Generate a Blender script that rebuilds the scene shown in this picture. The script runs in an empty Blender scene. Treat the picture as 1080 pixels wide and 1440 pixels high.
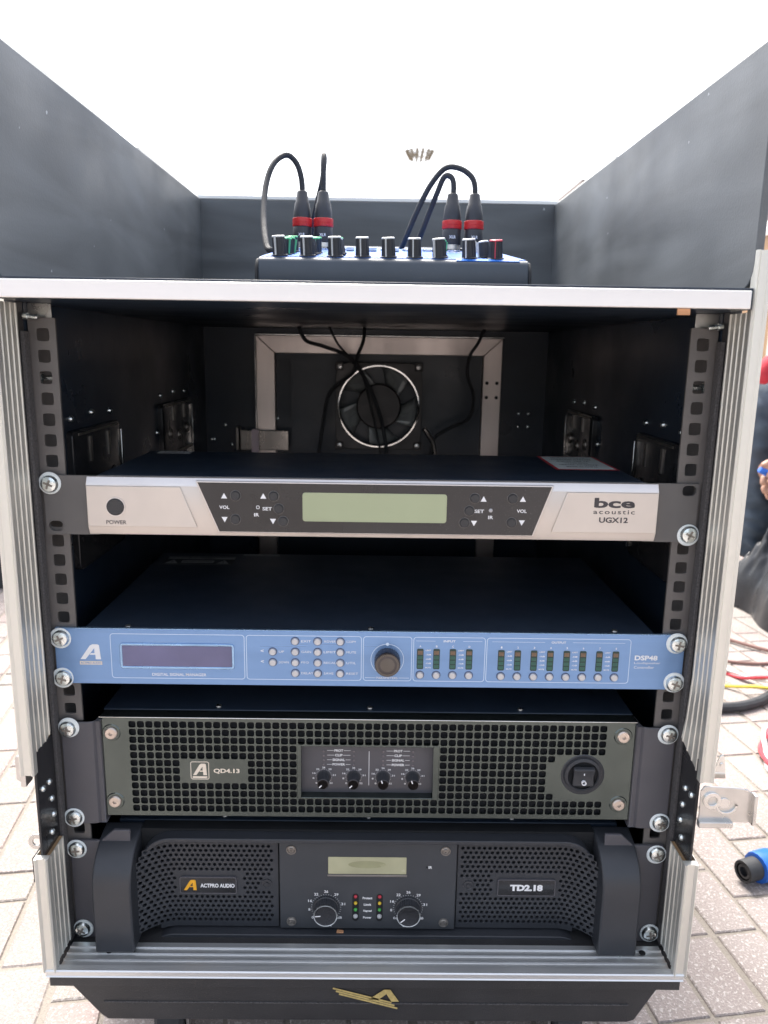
import bpy, bmesh, math, random
from math import sin, cos, pi, radians
from mathutils import Vector, Matrix, noise

random.seed(7)
S = 0.001                      # everything below is written in millimetres
scene = bpy.context.scene
COL = scene.collection

# ------------------------------------------------------------------ camera
PITCH, YAW, ROLL, FPX = 0.2066, 0.0107, 0.0156, 1080.0
fw = Vector((sin(YAW)*cos(PITCH), cos(YAW)*cos(PITCH), -sin(PITCH)))
rt0 = Vector((cos(YAW), -sin(YAW), 0))
up0 = rt0.cross(fw)
rt = cos(ROLL)*rt0 + sin(ROLL)*up0
up = -sin(ROLL)*rt0 + cos(ROLL)*up0
cd = bpy.data.cameras.new('camera')
cam = bpy.data.objects.new('camera', cd); COL.objects.link(cam)
cam.matrix_world = Matrix(((rt.x, up.x, -fw.x, 2.7*S), (rt.y, up.y, -fw.y, -551.2*S), (rt.z, up.z, -fw.z, 0), (0, 0, 0, 1)))
cd.sensor_fit = 'VERTICAL'; cd.sensor_height = 36.0; cd.lens = 36.0*FPX/1440.0
cd.clip_start = 0.02; cd.clip_end = 5000
cd.dof.use_dof = True; cd.dof.focus_distance = 0.60; cd.dof.aperture_fstop = 11.0
scene.camera = cam

# ------------------------------------------------------------------ light
SUN_EL, SUN_AZ = radians(62), radians(-14)     # azimuth from +Y (behind the case) towards +X
w = bpy.data.worlds.new("World"); scene.world = w; w.use_nodes = True
nt = w.node_tree; nt.nodes.clear()
sky = nt.nodes.new('ShaderNodeTexSky'); sky.sky_type = 'NISHITA'; sky.sun_disc = False
sky.sun_elevation = SUN_EL; sky.sun_rotation = SUN_AZ
sky.dust_density = 6.0; sky.air_density = 1.0; sky.ozone_density = 1.2; sky.altitude = 0
bg = nt.nodes.new('ShaderNodeBackground'); bg.inputs[1].default_value = 0.15
wo = nt.nodes.new('ShaderNodeOutputWorld')
hs = nt.nodes.new('ShaderNodeHueSaturation'); hs.inputs['Saturation'].default_value = .5
nt.links.new(sky.outputs[0], hs.inputs['Color']); nt.links.new(hs.outputs[0], bg.inputs[0]); nt.links.new(bg.outputs[0], wo.inputs[0])
sl = bpy.data.lights.new('sun', 'SUN'); sl.energy = 1.3; sl.angle = radians(14); sl.color = (1, .95, .86)
so = bpy.data.objects.new('sun', sl); COL.objects.link(so)
sd = Vector((cos(SUN_EL)*sin(SUN_AZ), cos(SUN_EL)*cos(SUN_AZ), sin(SUN_EL)))
so.rotation_euler = sd.to_track_quat('Z', 'Y').to_euler(); so.location = sd*5
vs = scene.view_settings
vs.view_transform = 'Standard'; vs.look = 'None'; vs.gamma = 1.0; vs.use_curve_mapping = False
vs.exposure = 1.66

# ------------------------------------------------------------------ materials
def mat(name, col, rough=.5, metal=0., var=.12, vs_=60., bump=0., bs=400., spec=.5, rvar=.1, dust=0., dustcol=(.45,.40,.34), aniso=None, coat=0., trans=0., detail=4):
    m = bpy.data.materials.new(name); m.use_nodes = True
    n = m.node_tree; b = n.nodes['Principled BSDF']
    b.inputs['Metallic'].default_value = metal
    b.inputs['Specular IOR Level'].default_value = spec
    b.inputs['Coat Weight'].default_value = coat
    b.inputs['Transmission Weight'].default_value = trans
    tc = n.nodes.new('ShaderNodeTexCoord')
    src = tc.outputs['Object']
    if aniso:
        mp = n.nodes.new('ShaderNodeMapping'); mp.inputs['Scale'].default_value = aniso
        n.links.new(src, mp.inputs[0]); src2 = mp.outputs[0]
    else: src2 = src
    nz = n.nodes.new('ShaderNodeTexNoise'); nz.inputs['Scale'].default_value = vs_; nz.inputs['Detail'].default_value = detail
    n.links.new(src2, nz.inputs['Vector'])
    mr = n.nodes.new('ShaderNodeMapRange'); mr.inputs[1].default_value = .3; mr.inputs[2].default_value = .7
    mr.inputs[3].default_value = 1-var; mr.inputs[4].default_value = 1+var
    n.links.new(nz.outputs[0], mr.inputs[0])
    mx = n.nodes.new('ShaderNodeVectorMath'); mx.operation = 'SCALE'
    mx.inputs[0].default_value = col[:3]; n.links.new(mr.outputs[0], mx.inputs['Scale'])
    cout = mx.outputs[0]
    if dust > 0:
        n2 = n.nodes.new('ShaderNodeTexNoise'); n2.inputs['Scale'].default_value = 900; n2.inputs['Detail'].default_value = 3
        n3 = n.nodes.new('ShaderNodeTexNoise'); n3.inputs['Scale'].default_value = 14; n3.inputs['Detail'].default_value = 5
        n.links.new(src, n2.inputs['Vector']); n.links.new(src, n3.inputs['Vector'])
        a = n.nodes.new('ShaderNodeMapRange'); a.inputs[1].default_value = .62; a.inputs[2].default_value = .74
        b3 = n.nodes.new('ShaderNodeMapRange'); b3.inputs[1].default_value = .42; b3.inputs[2].default_value = .72
        n.links.new(n2.outputs[0], a.inputs[0]); n.links.new(n3.outputs[0], b3.inputs[0])
        mu = n.nodes.new('ShaderNodeMath'); mu.operation = 'MULTIPLY'
        n.links.new(a.outputs[0], mu.inputs[0]); n.links.new(b3.outputs[0], mu.inputs[1])
        ad = n.nodes.new('ShaderNodeMath'); ad.operation = 'MULTIPLY_ADD'; ad.inputs[1].default_value = .12
        n.links.new(b3.outputs[0], ad.inputs[0]); n.links.new(mu.outputs[0], ad.inputs[2])
        sc_ = n.nodes.new('ShaderNodeMath'); sc_.operation = 'MULTIPLY'; sc_.inputs[1].default_value = dust; sc_.use_clamp = True
        n.links.new(ad.outputs[0], sc_.inputs[0])
        mc = n.nodes.new('ShaderNodeMix'); mc.data_type = 'RGBA'
        n.links.new(sc_.outputs[0], mc.inputs[0]); n.links.new(cout, mc.inputs[6]); mc.inputs[7].default_value = (*dustcol, 1)
        cout = mc.outputs[2]
    n.links.new(cout, b.inputs['Base Color'])
    r = n.nodes.new('ShaderNodeMapRange'); r.inputs[1].default_value = .3; r.inputs[2].default_value = .7
    r.inputs[3].default_value = max(.02, rough-rvar); r.inputs[4].default_value = min(1, rough+rvar)
    n4 = n.nodes.new('ShaderNodeTexNoise'); n4.inputs['Scale'].default_value = vs_*.6+7; n4.inputs['Detail'].default_value = 5
    n.links.new(src2, n4.inputs['Vector']); n.links.new(n4.outputs[0], r.inputs[0]); n.links.new(r.outputs[0], b.inputs['Roughness'])
    if bump > 0:
        bz = n.nodes.new('ShaderNodeTexNoise'); bz.inputs['Scale'].default_value = bs; bz.inputs['Detail'].default_value = 4
        n.links.new(src2, bz.inputs['Vector'])
        bp = n.nodes.new('ShaderNodeBump'); bp.inputs['Strength'].default_value = bump; bp.inputs['Distance'].default_value = .001
        n.links.new(bz.outputs[0], bp.inputs['Height']); n.links.new(bp.outputs[0], b.inputs['Normal'])
    return m

M = {}
M['alu'] = mat('aluminium', (.76,.75,.69), .5, .75, .08, 30, .06, 900, aniso=(1,1,.05), rvar=.1, dust=.12)
M['alu_x'] = mat('aluminium_across', (.74,.75,.75), .42, .85, .08, 30, .06, 900, aniso=(.05,1,1), rvar=.1, dust=.15)
M['bar'] = mat('satin_aluminium', (.86,.84,.82), .5, .6, .07, 25, .05, 900, aniso=(.08,1,1), rvar=.08, dust=.18, dustcol=(.5,.45,.4))
M['zinc'] = mat('zinc_plate', (.80,.86,.86), .26, 1, .15, 300, .15, 500, rvar=.1)
M['steel'] = mat('steel', (.66,.65,.63), .3, 1, .08, 60, .05, 300, dust=.1)
M['chrome'] = mat('chrome', (.75,.75,.73), .12, 1, .05, 60)
M['painted'] = mat('grey_black_paint', (.118,.130,.140), .5, 0, .22, 5, .12, 600, dust=.35, dustcol=(.20,.20,.20), rvar=.12, detail=7)
def smudges(m, strength):
    n = m.node_tree; b = n.nodes['Principled BSDF']; old = b.inputs['Base Color'].links[0].from_socket
    tc = n.nodes.new('ShaderNodeTexCoord'); mp = n.nodes.new('ShaderNodeMapping')
    mp.inputs['Rotation'].default_value = (radians(28), 0, 0); mp.inputs['Scale'].default_value = (2, 2.2, 11)
    n.links.new(tc.outputs['Object'], mp.inputs[0])
    nz = n.nodes.new('ShaderNodeTexNoise'); nz.inputs['Scale'].default_value = 1.6; nz.inputs['Detail'].default_value = 6; nz.inputs['Distortion'].default_value = 1.2
    n.links.new(mp.outputs[0], nz.inputs['Vector'])
    mr = n.nodes.new('ShaderNodeMapRange'); mr.inputs[1].default_value = .35; mr.inputs[2].default_value = .68; mr.inputs[3].default_value = 1-strength; mr.inputs[4].default_value = 1+strength*.8
    n.links.new(nz.outputs[0], mr.inputs[0])
    # small pale scuffs
    vo = n.nodes.new('ShaderNodeTexVoronoi'); vo.inputs['Scale'].default_value = 26; n.links.new(tc.outputs['Object'], vo.inputs['Vector'])
    vd = n.nodes.new('ShaderNodeTexNoise'); vd.inputs['Scale'].default_value = 300; n.links.new(tc.outputs['Object'], vd.inputs['Vector'])
    ad = n.nodes.new('ShaderNodeMath'); ad.operation = 'MULTIPLY_ADD'; ad.inputs[1].default_value = .10; n.links.new(vd.outputs[0], ad.inputs[0]); n.links.new(vo.outputs['Distance'], ad.inputs[2])
    lt_ = n.nodes.new('ShaderNodeMath'); lt_.operation = 'LESS_THAN'; lt_.inputs[1].default_value = .085; n.links.new(ad.outputs[0], lt_.inputs[0])
    sc_ = n.nodes.new('ShaderNodeVectorMath'); sc_.operation = 'SCALE'; n.links.new(old, sc_.inputs[0]); n.links.new(mr.outputs[0], sc_.inputs['Scale'])
    mx_ = n.nodes.new('ShaderNodeMix'); mx_.data_type = 'RGBA'; n.links.new(lt_.outputs[0], mx_.inputs[0]); n.links.new(sc_.outputs[0], mx_.inputs[6]); mx_.inputs[7].default_value = (.38,.40,.42,1)
    n.links.new(mx_.outputs[2], b.inputs['Base Color'])
smudges(M['painted'], .26)
M['inner'] = mat('veiled_interior_paint', (.013,.023,.040), .36, 0, .2, 12, .1, 500, dust=.25, dustcol=(.14,.13,.12), rvar=.1)  # navy tint: blue veil of lens haze put into the dark paint
M['laminate'] = mat('black_laminate', (.030,.030,.032), .45, 0, .2, 20, .35, 900, dust=.5, dustcol=(.22,.20,.18))
M['ply'] = mat('plywood', (.42,.27,.14), .7, 0, .25, 60, .3, 300, aniso=(1,1,.1))
M['foam'] = mat('black_foam', (.075,.072,.074), .9, 0, .4, 700, .9, 900, dust=.5, dustcol=(.25,.22,.2))
M['rail'] = mat('rail_black', (.15,.14,.135), .42, .2, .12, 40, .12, 1500, dust=.25, dustcol=(.3,.28,.25))
M['plate'] = mat('black_steel_gloss', (.035,.036,.040), .2, .4, .2, 40, .1, 200, dust=.3, dustcol=(.25,.22,.18))
M['ear'] = mat('ear_grey', (.125,.120,.118), .45, .1, .06, 50, .1, 1800, dust=.08)
M['top'] = mat('veiled_black_powder', (.022,.034,.055), .34, 0, .08, 40, .3, 2500, dust=.10, dustcol=(.2,.2,.2), rvar=.06)  # black finish tinted navy to carry the hazy blue veil
M['qear'] = mat('amp_grey', (.085,.083,.094), .42, 0, .06, 50, .15, 2500, dust=.08)
M['qgrille'] = mat('dark_chrome', (.105,.125,.12), .17, .9, .08, 40, .5, 22, rvar=.08, dust=.08)
M['td'] = mat('amp_black', (.034,.037,.044), .40, 0, .06, 50, .12, 2500, rvar=.05, dust=.07, dustcol=(.3,.3,.3))
M['tdc'] = mat('amp_center', (.044,.048,.055), .45, 0, .05, 50, .12, 2500, rvar=.05, dust=.05)
M['mesh_back'] = mat('filter_foam', (.012,.013,.016), .95, 0, .5, 900, 1, 1200, dust=.25, dustcol=(.2,.2,.2))
M['hole'] = mat('hole_dark', (.008,.009,.011), .8, 0)
M['champ'] = mat('champagne', (.66,.60,.545), .42, .45, .03, 40, .08, 3000, rvar=.04, dust=.05)
M['champ2'] = mat('champagne_bevel', (.72,.68,.66), .33, .7, .03, 40, rvar=.04, dust=.05)
M['gloss'] = mat('gloss_black', (.018,.018,.020), .14, 0, .2, 20, .03, 60, dust=.22, dustcol=(.35,.35,.35), coat=.3)
M['lcd'] = mat('lcd_green', (.36,.41,.255), .22, 0, .06, 15, coat=.4)
M['lcd_y'] = mat('lcd_olive', (.43,.42,.27), .22, 0, .14, 25, coat=.4)
M['lcd_b'] = mat('lcd_violet', (.11,.11,.22), .14, 0, .2, 16, coat=.5)
M['blue'] = mat('blue_anodised', (.20,.34,.60), .32, .55, .06, 60, .12, 500, aniso=(.03,1,1), rvar=.06, dust=.05)
M['bluedge'] = mat('blue_cut_edge', (.30,.48,.72), .25, .8)
M['print'] = mat('white_print', (.82,.83,.85), .5, 0, .03)
M['print_b'] = mat('pale_blue_print', (.62,.74,.88), .5, 0, .03)
M['print_k'] = mat('dark_print', (.05,.045,.05), .5, 0, .03)
M['print_c'] = mat('cream_print', (.80,.70,.58), .5, 0, .03)
M['orange'] = mat('orange_print', (.85,.42,.02), .4, 0, .03)
M['gold'] = mat('gold_print', (.55,.43,.17), .5, .2, .2, 300)
M['knob'] = mat('knob_black', (.032,.034,.040), .45, 0, .1, 80)
M['knobcap'] = mat('knob_metal', (.09,.085,.09), .28, .9, .05, 60)
M['btn'] = mat('silver_button', (.55,.56,.58), .35, .5, .05, 60)
M['btn_k'] = mat('rubber_button', (.035,.035,.037), .5, 0)
M['washer'] = mat('clear_washer', (.78,.83,.83), .3, 0, .05, spec=.6)
M['cable'] = mat('cable_black', (.030,.032,.036), .68, 0, .15, 80, .1, 600)
M['red'] = mat('red_ring', (.62,.03,.03), .4, 0)
M['white'] = mat('white_plastic', (.75,.76,.74), .45, 0)
M['green'] = mat('green_cap', (.12,.55,.25), .45, 0)
M['redcap'] = mat('red_cap', (.65,.06,.10), .45, 0)
M['mixbody'] = mat('mixer_charcoal', (.060,.075,.095), .38, 0, .08, 40, .1, 2500, dust=.12)
M['mixblue'] = mat('mixer_blue', (.03,.14,.50), .4, 0, .08)
M['mixstripe'] = mat('mixer_stripe', (.02,.16,.62), .4, 0, .04)
M['wchip'] = mat('wood_chip', (.55,.28,.14), .8, 0, .3)
M['steel_dark'] = mat('steel_dull', (.30,.28,.26), .28, .9, .15, 40)
M['fan'] = mat('fan_black', (.045,.040,.040), .38, .2, .1)
M['fanb'] = mat('fan_blade_glint', (.36,.38,.38), .2, .1, .1)  # paler than the black fan: glints put into the blade colour
def led(name, c): return mat(name, c, .2, 0, .05, coat=.5)
M['led_r'] = led('led_red', (.42,.02,.04)); M['led_y'] = led('led_yellow', (.62,.42,.02)); M['led_g'] = led('led_green', (.05,.35,.06)); M['led_w'] = led('led_clear', (.42,.42,.43))
M['meter'] = mat('meter_window', (.02,.05,.045), .15, 0); M['seg_g'] = mat('meter_green', (.02,.10,.075), .3, 0); M['seg_o'] = mat('meter_amber', (.17,.11,.07), .3, 0)

# ------------------------------------------------------------------ mesh helpers
class MB:
    def __init__(s): s.v = []; s.f = []
    def add(s, vs, fs):
        o = len(s.v); s.v += [tuple(p) for p in vs]; s.f += [tuple(i+o for i in f) for f in fs]; return s
    def box(s, x0, x1, y0, y1, z0, z1):
        return s.add([(x, y, z) for x in (x0, x1) for y in (y0, y1) for z in (z0, z1)],
                     [(0,1,3,2), (4,6,7,5), (0,4,5,1), (2,3,7,6), (0,2,6,4), (1,5,7,3)])
    def prism(s, pts, ax, a, b):
        """extrude a closed 2D outline along axis ax from a to b"""
        def P(p, t):
            return (t, p[0], p[1]) if ax == 0 else ((p[0], t, p[1]) if ax == 1 else (p[0], p[1], t))
        n = len(pts)
        fs = [tuple(range(n)), tuple(range(2*n-1, n-1, -1))] + [(i, i+n, (i+1) % n+n, (i+1) % n) for i in range(n)]
        return s.add([P(p, a) for p in pts]+[P(p, b) for p in pts], fs)
    def lathe(s, prof, c=(0,0,0), d=(0,-1,0), seg=24, flute=0, famp=0, caps=True):
        d = Vector(d).normalized(); u = d.orthogonal().normalized()
        if abs(d.y) > .9: u = Vector((1,0,0))
        if abs(d.z) > .9: u = Vector((1,0,0))
        w_ = d.cross(u); vs = []; fs = []
        for k, (r, h) in enumerate(prof):
            for i in range(seg):
                a = 2*pi*i/seg; rr = r*(1 - (famp if flute and (i % 2) else 0))
                p = Vector(c)+d*h+(u*cos(a)+w_*sin(a))*rr; vs.append(p)
        for k in range(len(prof)-1):
            for i in range(seg):
                j = (i+1) % seg; fs.append((k*seg+i, k*seg+j, (k+1)*seg+j, (k+1)*seg+i))
        if caps:
            fs.append(tuple(range(seg-1, -1, -1))); fs.append(tuple((len(prof)-1)*seg+i for i in range(seg)))
        return s.add(vs, fs)
    def tube(s, pts, r, seg=8, sub=6):
        P = [Vector(p) for p in pts]
        if sub > 1 and len(P) > 2:
            Q = []
            for i in range(len(P)-1):
                a = P[max(i-1, 0)]; b = P[i]; c = P[i+1]; d = P[min(i+2, len(P)-1)]
                for k in range(sub):
                    t = k/sub
                    Q.append(.5*((2*b)+(c-a)*t+(2*a-5*b+4*c-d)*t*t+(3*b-a-3*c+d)*t**3))
            Q.append(P[-1]); P = Q
        vs = []; fs = []; nrm = None
        for i, p in enumerate(P):
            t = (P[min(i+1, len(P)-1)]-P[max(i-1, 0)]).normalized()
            if nrm is None: nrm = t.orthogonal().normalized()
            nrm = (nrm-t*nrm.dot(t)).normalized(); b = t.cross(nrm)
            for k in range(seg):
                a = 2*pi*k/seg; vs.append(p+(nrm*cos(a)+b*sin(a))*r)
        for i in range(len(P)-1):
            for k in range(seg):
                j = (k+1) % seg; fs.append((i*seg+k, i*seg+j, (i+1)*seg+j, (i+1)*seg+k))
        fs.append(tuple(range(seg-1, -1, -1))); fs.append(tuple((len(P)-1)*seg+k for k in range(seg)))
        return s.add(vs, fs)
    def cells(s, x0, z0, nx, nz, px, pz, yf, thick, rad, N=16, power=2.0, skip=None, stagger=0, curve=None, drop=None):
        """a perforated sheet facing -Y: cell centres at x0+i*px, z0-j*pz"""
        unit = []
        for k in range(N):
            a = 2*pi*k/N; c_, s_ = cos(a), sin(a)
            q = (abs(c_)**power+abs(s_)**power)**(-1/power)
            m = max(abs(c_), abs(s_)); unit.append((c_*q*rad, s_*q*rad, c_/m, s_/m))
        Y = (lambda x, z: yf) if curve is None else curve
        for j in range(nz):
            for i in range(nx):
                cx = x0+i*px+(stagger*px if j % 2 else 0); cz = z0-j*pz
                if drop and drop(cx, cz): continue
                if skip and skip(i, j, cx, cz):
                    q = [(cx-px/2, cz-pz/2), (cx+px/2, cz-pz/2), (cx+px/2, cz+pz/2), (cx-px/2, cz+pz/2)]
                    s.add([(a, Y(a, b), b) for a, b in q], [(0, 1, 2, 3)]); continue
                vs = []
                for hx, hz, ox, oz in unit: vs.append((cx+ox*px/2, Y(cx+ox*px/2, 0), cz+oz*pz/2))
                for hx, hz, ox, oz in unit: vs.append((cx+hx, Y(cx+hx, 0), cz+hz))
                for hx, hz, ox, oz in unit: vs.append((cx+hx, Y(cx+hx, 0)+thick, cz+hz))
                fs = []
                for k in range(N):
                    l = (k+1) % N; fs.append((k, l, N+l, N+k)); fs.append((N+k, N+l, 2*N+l, 2*N+k))
                s.add(vs, fs)
        return s
    def build(s, name, m, parent=None, bevel=0, seg=2, smooth=True, angle=35, merge=False, recalc=True):
        me = bpy.data.meshes.new(name)
        o0 = parent_origin(parent)
        me.from_pydata([((x-o0[0])*S, (y-o0[1])*S, (z-o0[2])*S) for x, y, z in s.v], [], s.f)
        bm = bmesh.new(); bm.from_mesh(me)
        if merge: bmesh.ops.remove_doubles(bm, verts=bm.verts, dist=1e-6)
        
        if recalc: bmesh.ops.recalc_face_normals(bm, faces=bm.faces)
        bm.to_mesh(me); bm.free()
        if smooth:
            me.shade_smooth(); me.set_sharp_from_angle(angle=radians(angle))
        me.materials.append(M[m] if isinstance(m, str) else m)
        o = bpy.data.objects.new(name, me); COL.objects.link(o)
        if parent: o.parent = parent
        if bevel:
            b = o.modifiers.new('bevel', 'BEVEL'); b.width = bevel*S; b.segments = seg; b.limit_method = 'ANGLE'; b.angle_limit = radians(40); b.harden_normals = False
        return o

ORIG = {}
def parent_origin(p):
    if p is None: return (0, 0, 0)
    while p.parent: p = p.parent
    return ORIG.get(p.name, (0, 0, 0))
def thing(name, label, cat, loc=(0,0,0), group=None):
    o = bpy.data.objects.new(name, None); COL.objects.link(o); o.empty_display_size = .05
    o.location = [c*S for c in loc]; ORIG[o.name] = loc
    o['label'] = label; o['category'] = cat
    if group: o['group'] = group
    return o
def tag(o, label, cat, group=None, kind=None):
    if label: o['label'] = label
    if cat: o['category'] = cat
    if group: o['group'] = group
    if kind: o['kind'] = kind
    return o
def inst(src, parent, loc, rot=None, scale=None):
    """copy of a mesh built round the local origin, placed at world mm"""
    o = src.copy(); COL.objects.link(o); o.parent = parent
    o0 = parent_origin(parent)
    pl = (0, 0, 0)
    o.location = [(loc[i]-o0[i])*S for i in range(3)]
    if rot: o.rotation_euler = rot
    if scale: o.scale = scale
    return o
def proto(mb, name, m, bevel=0, **k):
    """a mesh kept off the scene, used by inst()"""
    o = mb.build(name, m, None, bevel, **k); COL.objects.unlink(o); return o

def rrect(x0, x1, z0, z1, r, n=5):
    pts = []
    for cx, cz, a0 in ((x1-r, z1-r, 0), (x0+r, z1-r, 90), (x0+r, z0+r, 180), (x1-r, z0+r, 270)):
        for k in range(n+1):
            a = radians(a0+90*k/n); pts.append((cx+r*cos(a), cz+r*sin(a)))
    return pts
def outline(mb, x0, x1, z0, z1, r, t, y0, y1, n=5):
    """a thin rounded rectangular line"""
    A = rrect(x0, x1, z0, z1, r, n); B = rrect(x0+t, x1-t, z0+t, z1-t, max(r-t, .2), n); N = len(A)
    vs = [(a, y0, b) for a, b in A]+[(a, y0, b) for a, b in B]+[(a, y1, b) for a, b in A]+[(a, y1, b) for a, b in B]
    fs = []
    for i in range(N):
        j = (i+1) % N
        fs += [(i, j, N+j, N+i), (2*N+i, 3*N+i, 3*N+j, 2*N+j), (i, 2*N+i, 2*N+j, j), (N+i, N+j, 3*N+j, 3*N+i)]
    return mb.add(vs, fs)
def ring(mb, c, r0, r1, y0, y1, seg=28, a0=0, a1=360):
    full = abs(a1-a0) >= 360; n = seg if full else seg+1; vs = []
    for k in range(n):
        a = radians(a0+(a1-a0)*k/seg)
        for r in (r0, r1):
            for y in (y0, y1): vs.append((c[0]+r*cos(a), y, c[1]+r*sin(a)))
    fs = []
    for k in range(seg):
        i = 4*k; j = 4*((k+1) % n)
        fs += [(i, j, j+2, i+2), (i+1, i+3, j+3, j+1), (i, i+1, j+1, j), (i+2, j+2, j+3, i+3)]
    return mb.add(vs, fs)

_tc = {}
def text_geo(txt, bold=.0, shear=0., space=1.):
    key = (txt, bold, shear, space)
    if key not in _tc:
        cu = bpy.data.curves.new('t', 'FONT'); cu.body = txt; cu.size = 1; cu.offset = bold; cu.shear = shear; cu.space_character = space
        cu.resolution_u = 3; cu.fill_mode = 'FRONT'
        ob = bpy.data.objects.new('t', cu); COL.objects.link(ob)
        dg = bpy.context.evaluated_depsgraph_get(); dg.update()
        me = bpy.data.meshes.new_from_object(ob.evaluated_get(dg))
        vs = [tuple(v.co) for v in me.vertices]; fs = [tuple(p.vertices) for p in me.polygons]
        bpy.data.objects.remove(ob); bpy.data.curves.remove(cu); bpy.data.meshes.remove(me)
        _tc[key] = (vs, fs)
    return _tc[key]
def text(mb, txt, x, z, h, y, width=None, align='C', bold=.02, shear=0., space=1., plane='front'):
    """letters h mm high centred on z; fitted to width mm; on plane y (facing -Y)"""
    vs, fs = text_geo(txt, bold, shear, space)
    x0 = min(v[0] for v in vs); x1 = max(v[0] for v in vs); z0 = min(v[1] for v in vs); z1 = max(v[1] for v in vs)
    sz = h/(z1-z0); sx = (width/(x1-x0)) if width else sz
    W = (x1-x0)*sx
    ox = {'C': x-W/2, 'L': x, 'R': x-W}[align]
    if plane == 'front': mb.add([(ox+(a-x0)*sx, y, z-h/2+(b-z0)*sz) for a, b, c in vs], fs)
    else: mb.add([(ox+(a-x0)*sx, z-h/2+(b-z0)*sz, y) for a, b, c in vs], fs)   # lying on a top face: z is depth, y is height
    return mb
def tri(mb, x, z, s, y, up_=True):
    k = 1 if up_ else -1
    return mb.add([(x-s, y, z-s*.9*k), (x+s, y, z-s*.9*k), (x, y, z+s*.9*k)], [(0, 1, 2)])
def quad(mb, x0, x1, z0, z1, y): return mb.add([(x0, y, z0), (x1, y, z0), (x1, y, z1), (x0, y, z1)], [(0, 1, 2, 3)])

# ================================================================== GROUND
GZ = -590.0
gm = bpy.data.materials.new('paving_joint'); gm.use_nodes = True
def ground_mat(m, base, speck, joint=False):
    n = m.node_tree; b = n.nodes['Principled BSDF']; b.inputs['Roughness'].default_value = .85
    tc = n.nodes.new('ShaderNodeTexCoord'); g = n.nodes.new('ShaderNodeNewGeometry'); P = g.outputs['Position']
    big = n.nodes.new('ShaderNodeTexNoise'); big.inputs['Scale'].default_value = 5; big.inputs['Detail'].default_value = 6
    n.links.new(P, big.inputs['Vector'])
    cr = n.nodes.new('ShaderNodeValToRGB'); e = cr.color_ramp.elements
    e[0].position = .32; e[0].color = (*base[0], 1); e[1].position = .68; e[1].color = (*base[1], 1)
    n.links.new(big.outputs[0], cr.inputs[0])
    sp = n.nodes.new('ShaderNodeTexNoise'); sp.inputs['Scale'].default_value = 300; sp.inputs['Detail'].default_value = 2.5; sp.inputs['Distortion'].default_value = .6
    n.links.new(P, sp.inputs['Vector'])
    r2 = n.nodes.new('ShaderNodeMapRange'); r2.inputs[1].default_value = .56; r2.inputs[2].default_value = .63
    n.links.new(sp.outputs[0], r2.inputs[0])
    mm = n.nodes.new('ShaderNodeMath'); mm.operation = 'MULTIPLY'; mm.inputs[1].default_value = .6 if not joint else .25
    n.links.new(r2.outputs[0], mm.inputs[0])
    mx = n.nodes.new('ShaderNodeMix'); mx.data_type = 'RGBA'; mx.inputs[7].default_value = (*speck, 1)
    n.links.new(mm.outputs[0], mx.inputs[0]); n.links.new(cr.outputs[0], mx.inputs[6])
    fine = n.nodes.new('ShaderNodeTexNoise'); fine.inputs['Scale'].default_value = 600; fine.inputs['Detail'].default_value = 3
    n.links.new(P, fine.inputs['Vector'])
    f2 = n.nodes.new('ShaderNodeMapRange'); f2.inputs[1].default_value = .3; f2.inputs[2].default_value = .7; f2.inputs[3].default_value = .8; f2.inputs[4].default_value = 1.15
    n.links.new(fine.outputs[0], f2.inputs[0])
    sc_ = n.nodes.new('ShaderNodeVectorMath'); sc_.operation = 'SCALE'
    n.links.new(mx.outputs[2], sc_.inputs[0]); n.links.new(f2.outputs[0], sc_.inputs['Scale'])
    n.links.new(sc_.outputs[0], b.inputs['Base Color'])
    bp = n.nodes.new('ShaderNodeBump'); bp.inputs['Strength'].default_value = .5; bp.inputs['Distance'].default_value = .002
    n.links.new(sp.outputs[0], bp.inputs['Height']); n.links.new(bp.outputs[0], b.inputs['Normal'])
ground_mat(gm, ((.215,.188,.158), (.28,.25,.215)), (.33,.30,.265), True)
M['joint'] = gm
for k, (a, b_) in {'stone': ((.25,.212,.198), (.31,.272,.255)), 'stone_pink': ((.27,.21,.196), (.325,.268,.25)), 'stone_grey': ((.245,.218,.20), (.31,.277,.253))}.items():
    m = bpy.data.materials.new(k); m.use_nodes = True; ground_mat(m, (a, b_), (.50,.465,.44)); M[k] = m
# far ground sheet: brick-like relief by material
gf = bpy.data.materials.new('paving_far'); gf.use_nodes = True
ground_mat(gf, ((.25,.22,.20), (.32,.285,.27)), (.42,.39,.37))
R_ = 3000000.0
g = MB()
g.add([(-R_, -R_, GZ-1.7), (R_, -R_, GZ-1.7), (R_, R_, GZ-1.7), (-R_, R_, GZ-1.7)], [(0, 1, 2, 3)])
ground = g.build('ground', 'joint', smooth=False); tag(ground, None, None, kind='structure')

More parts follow.
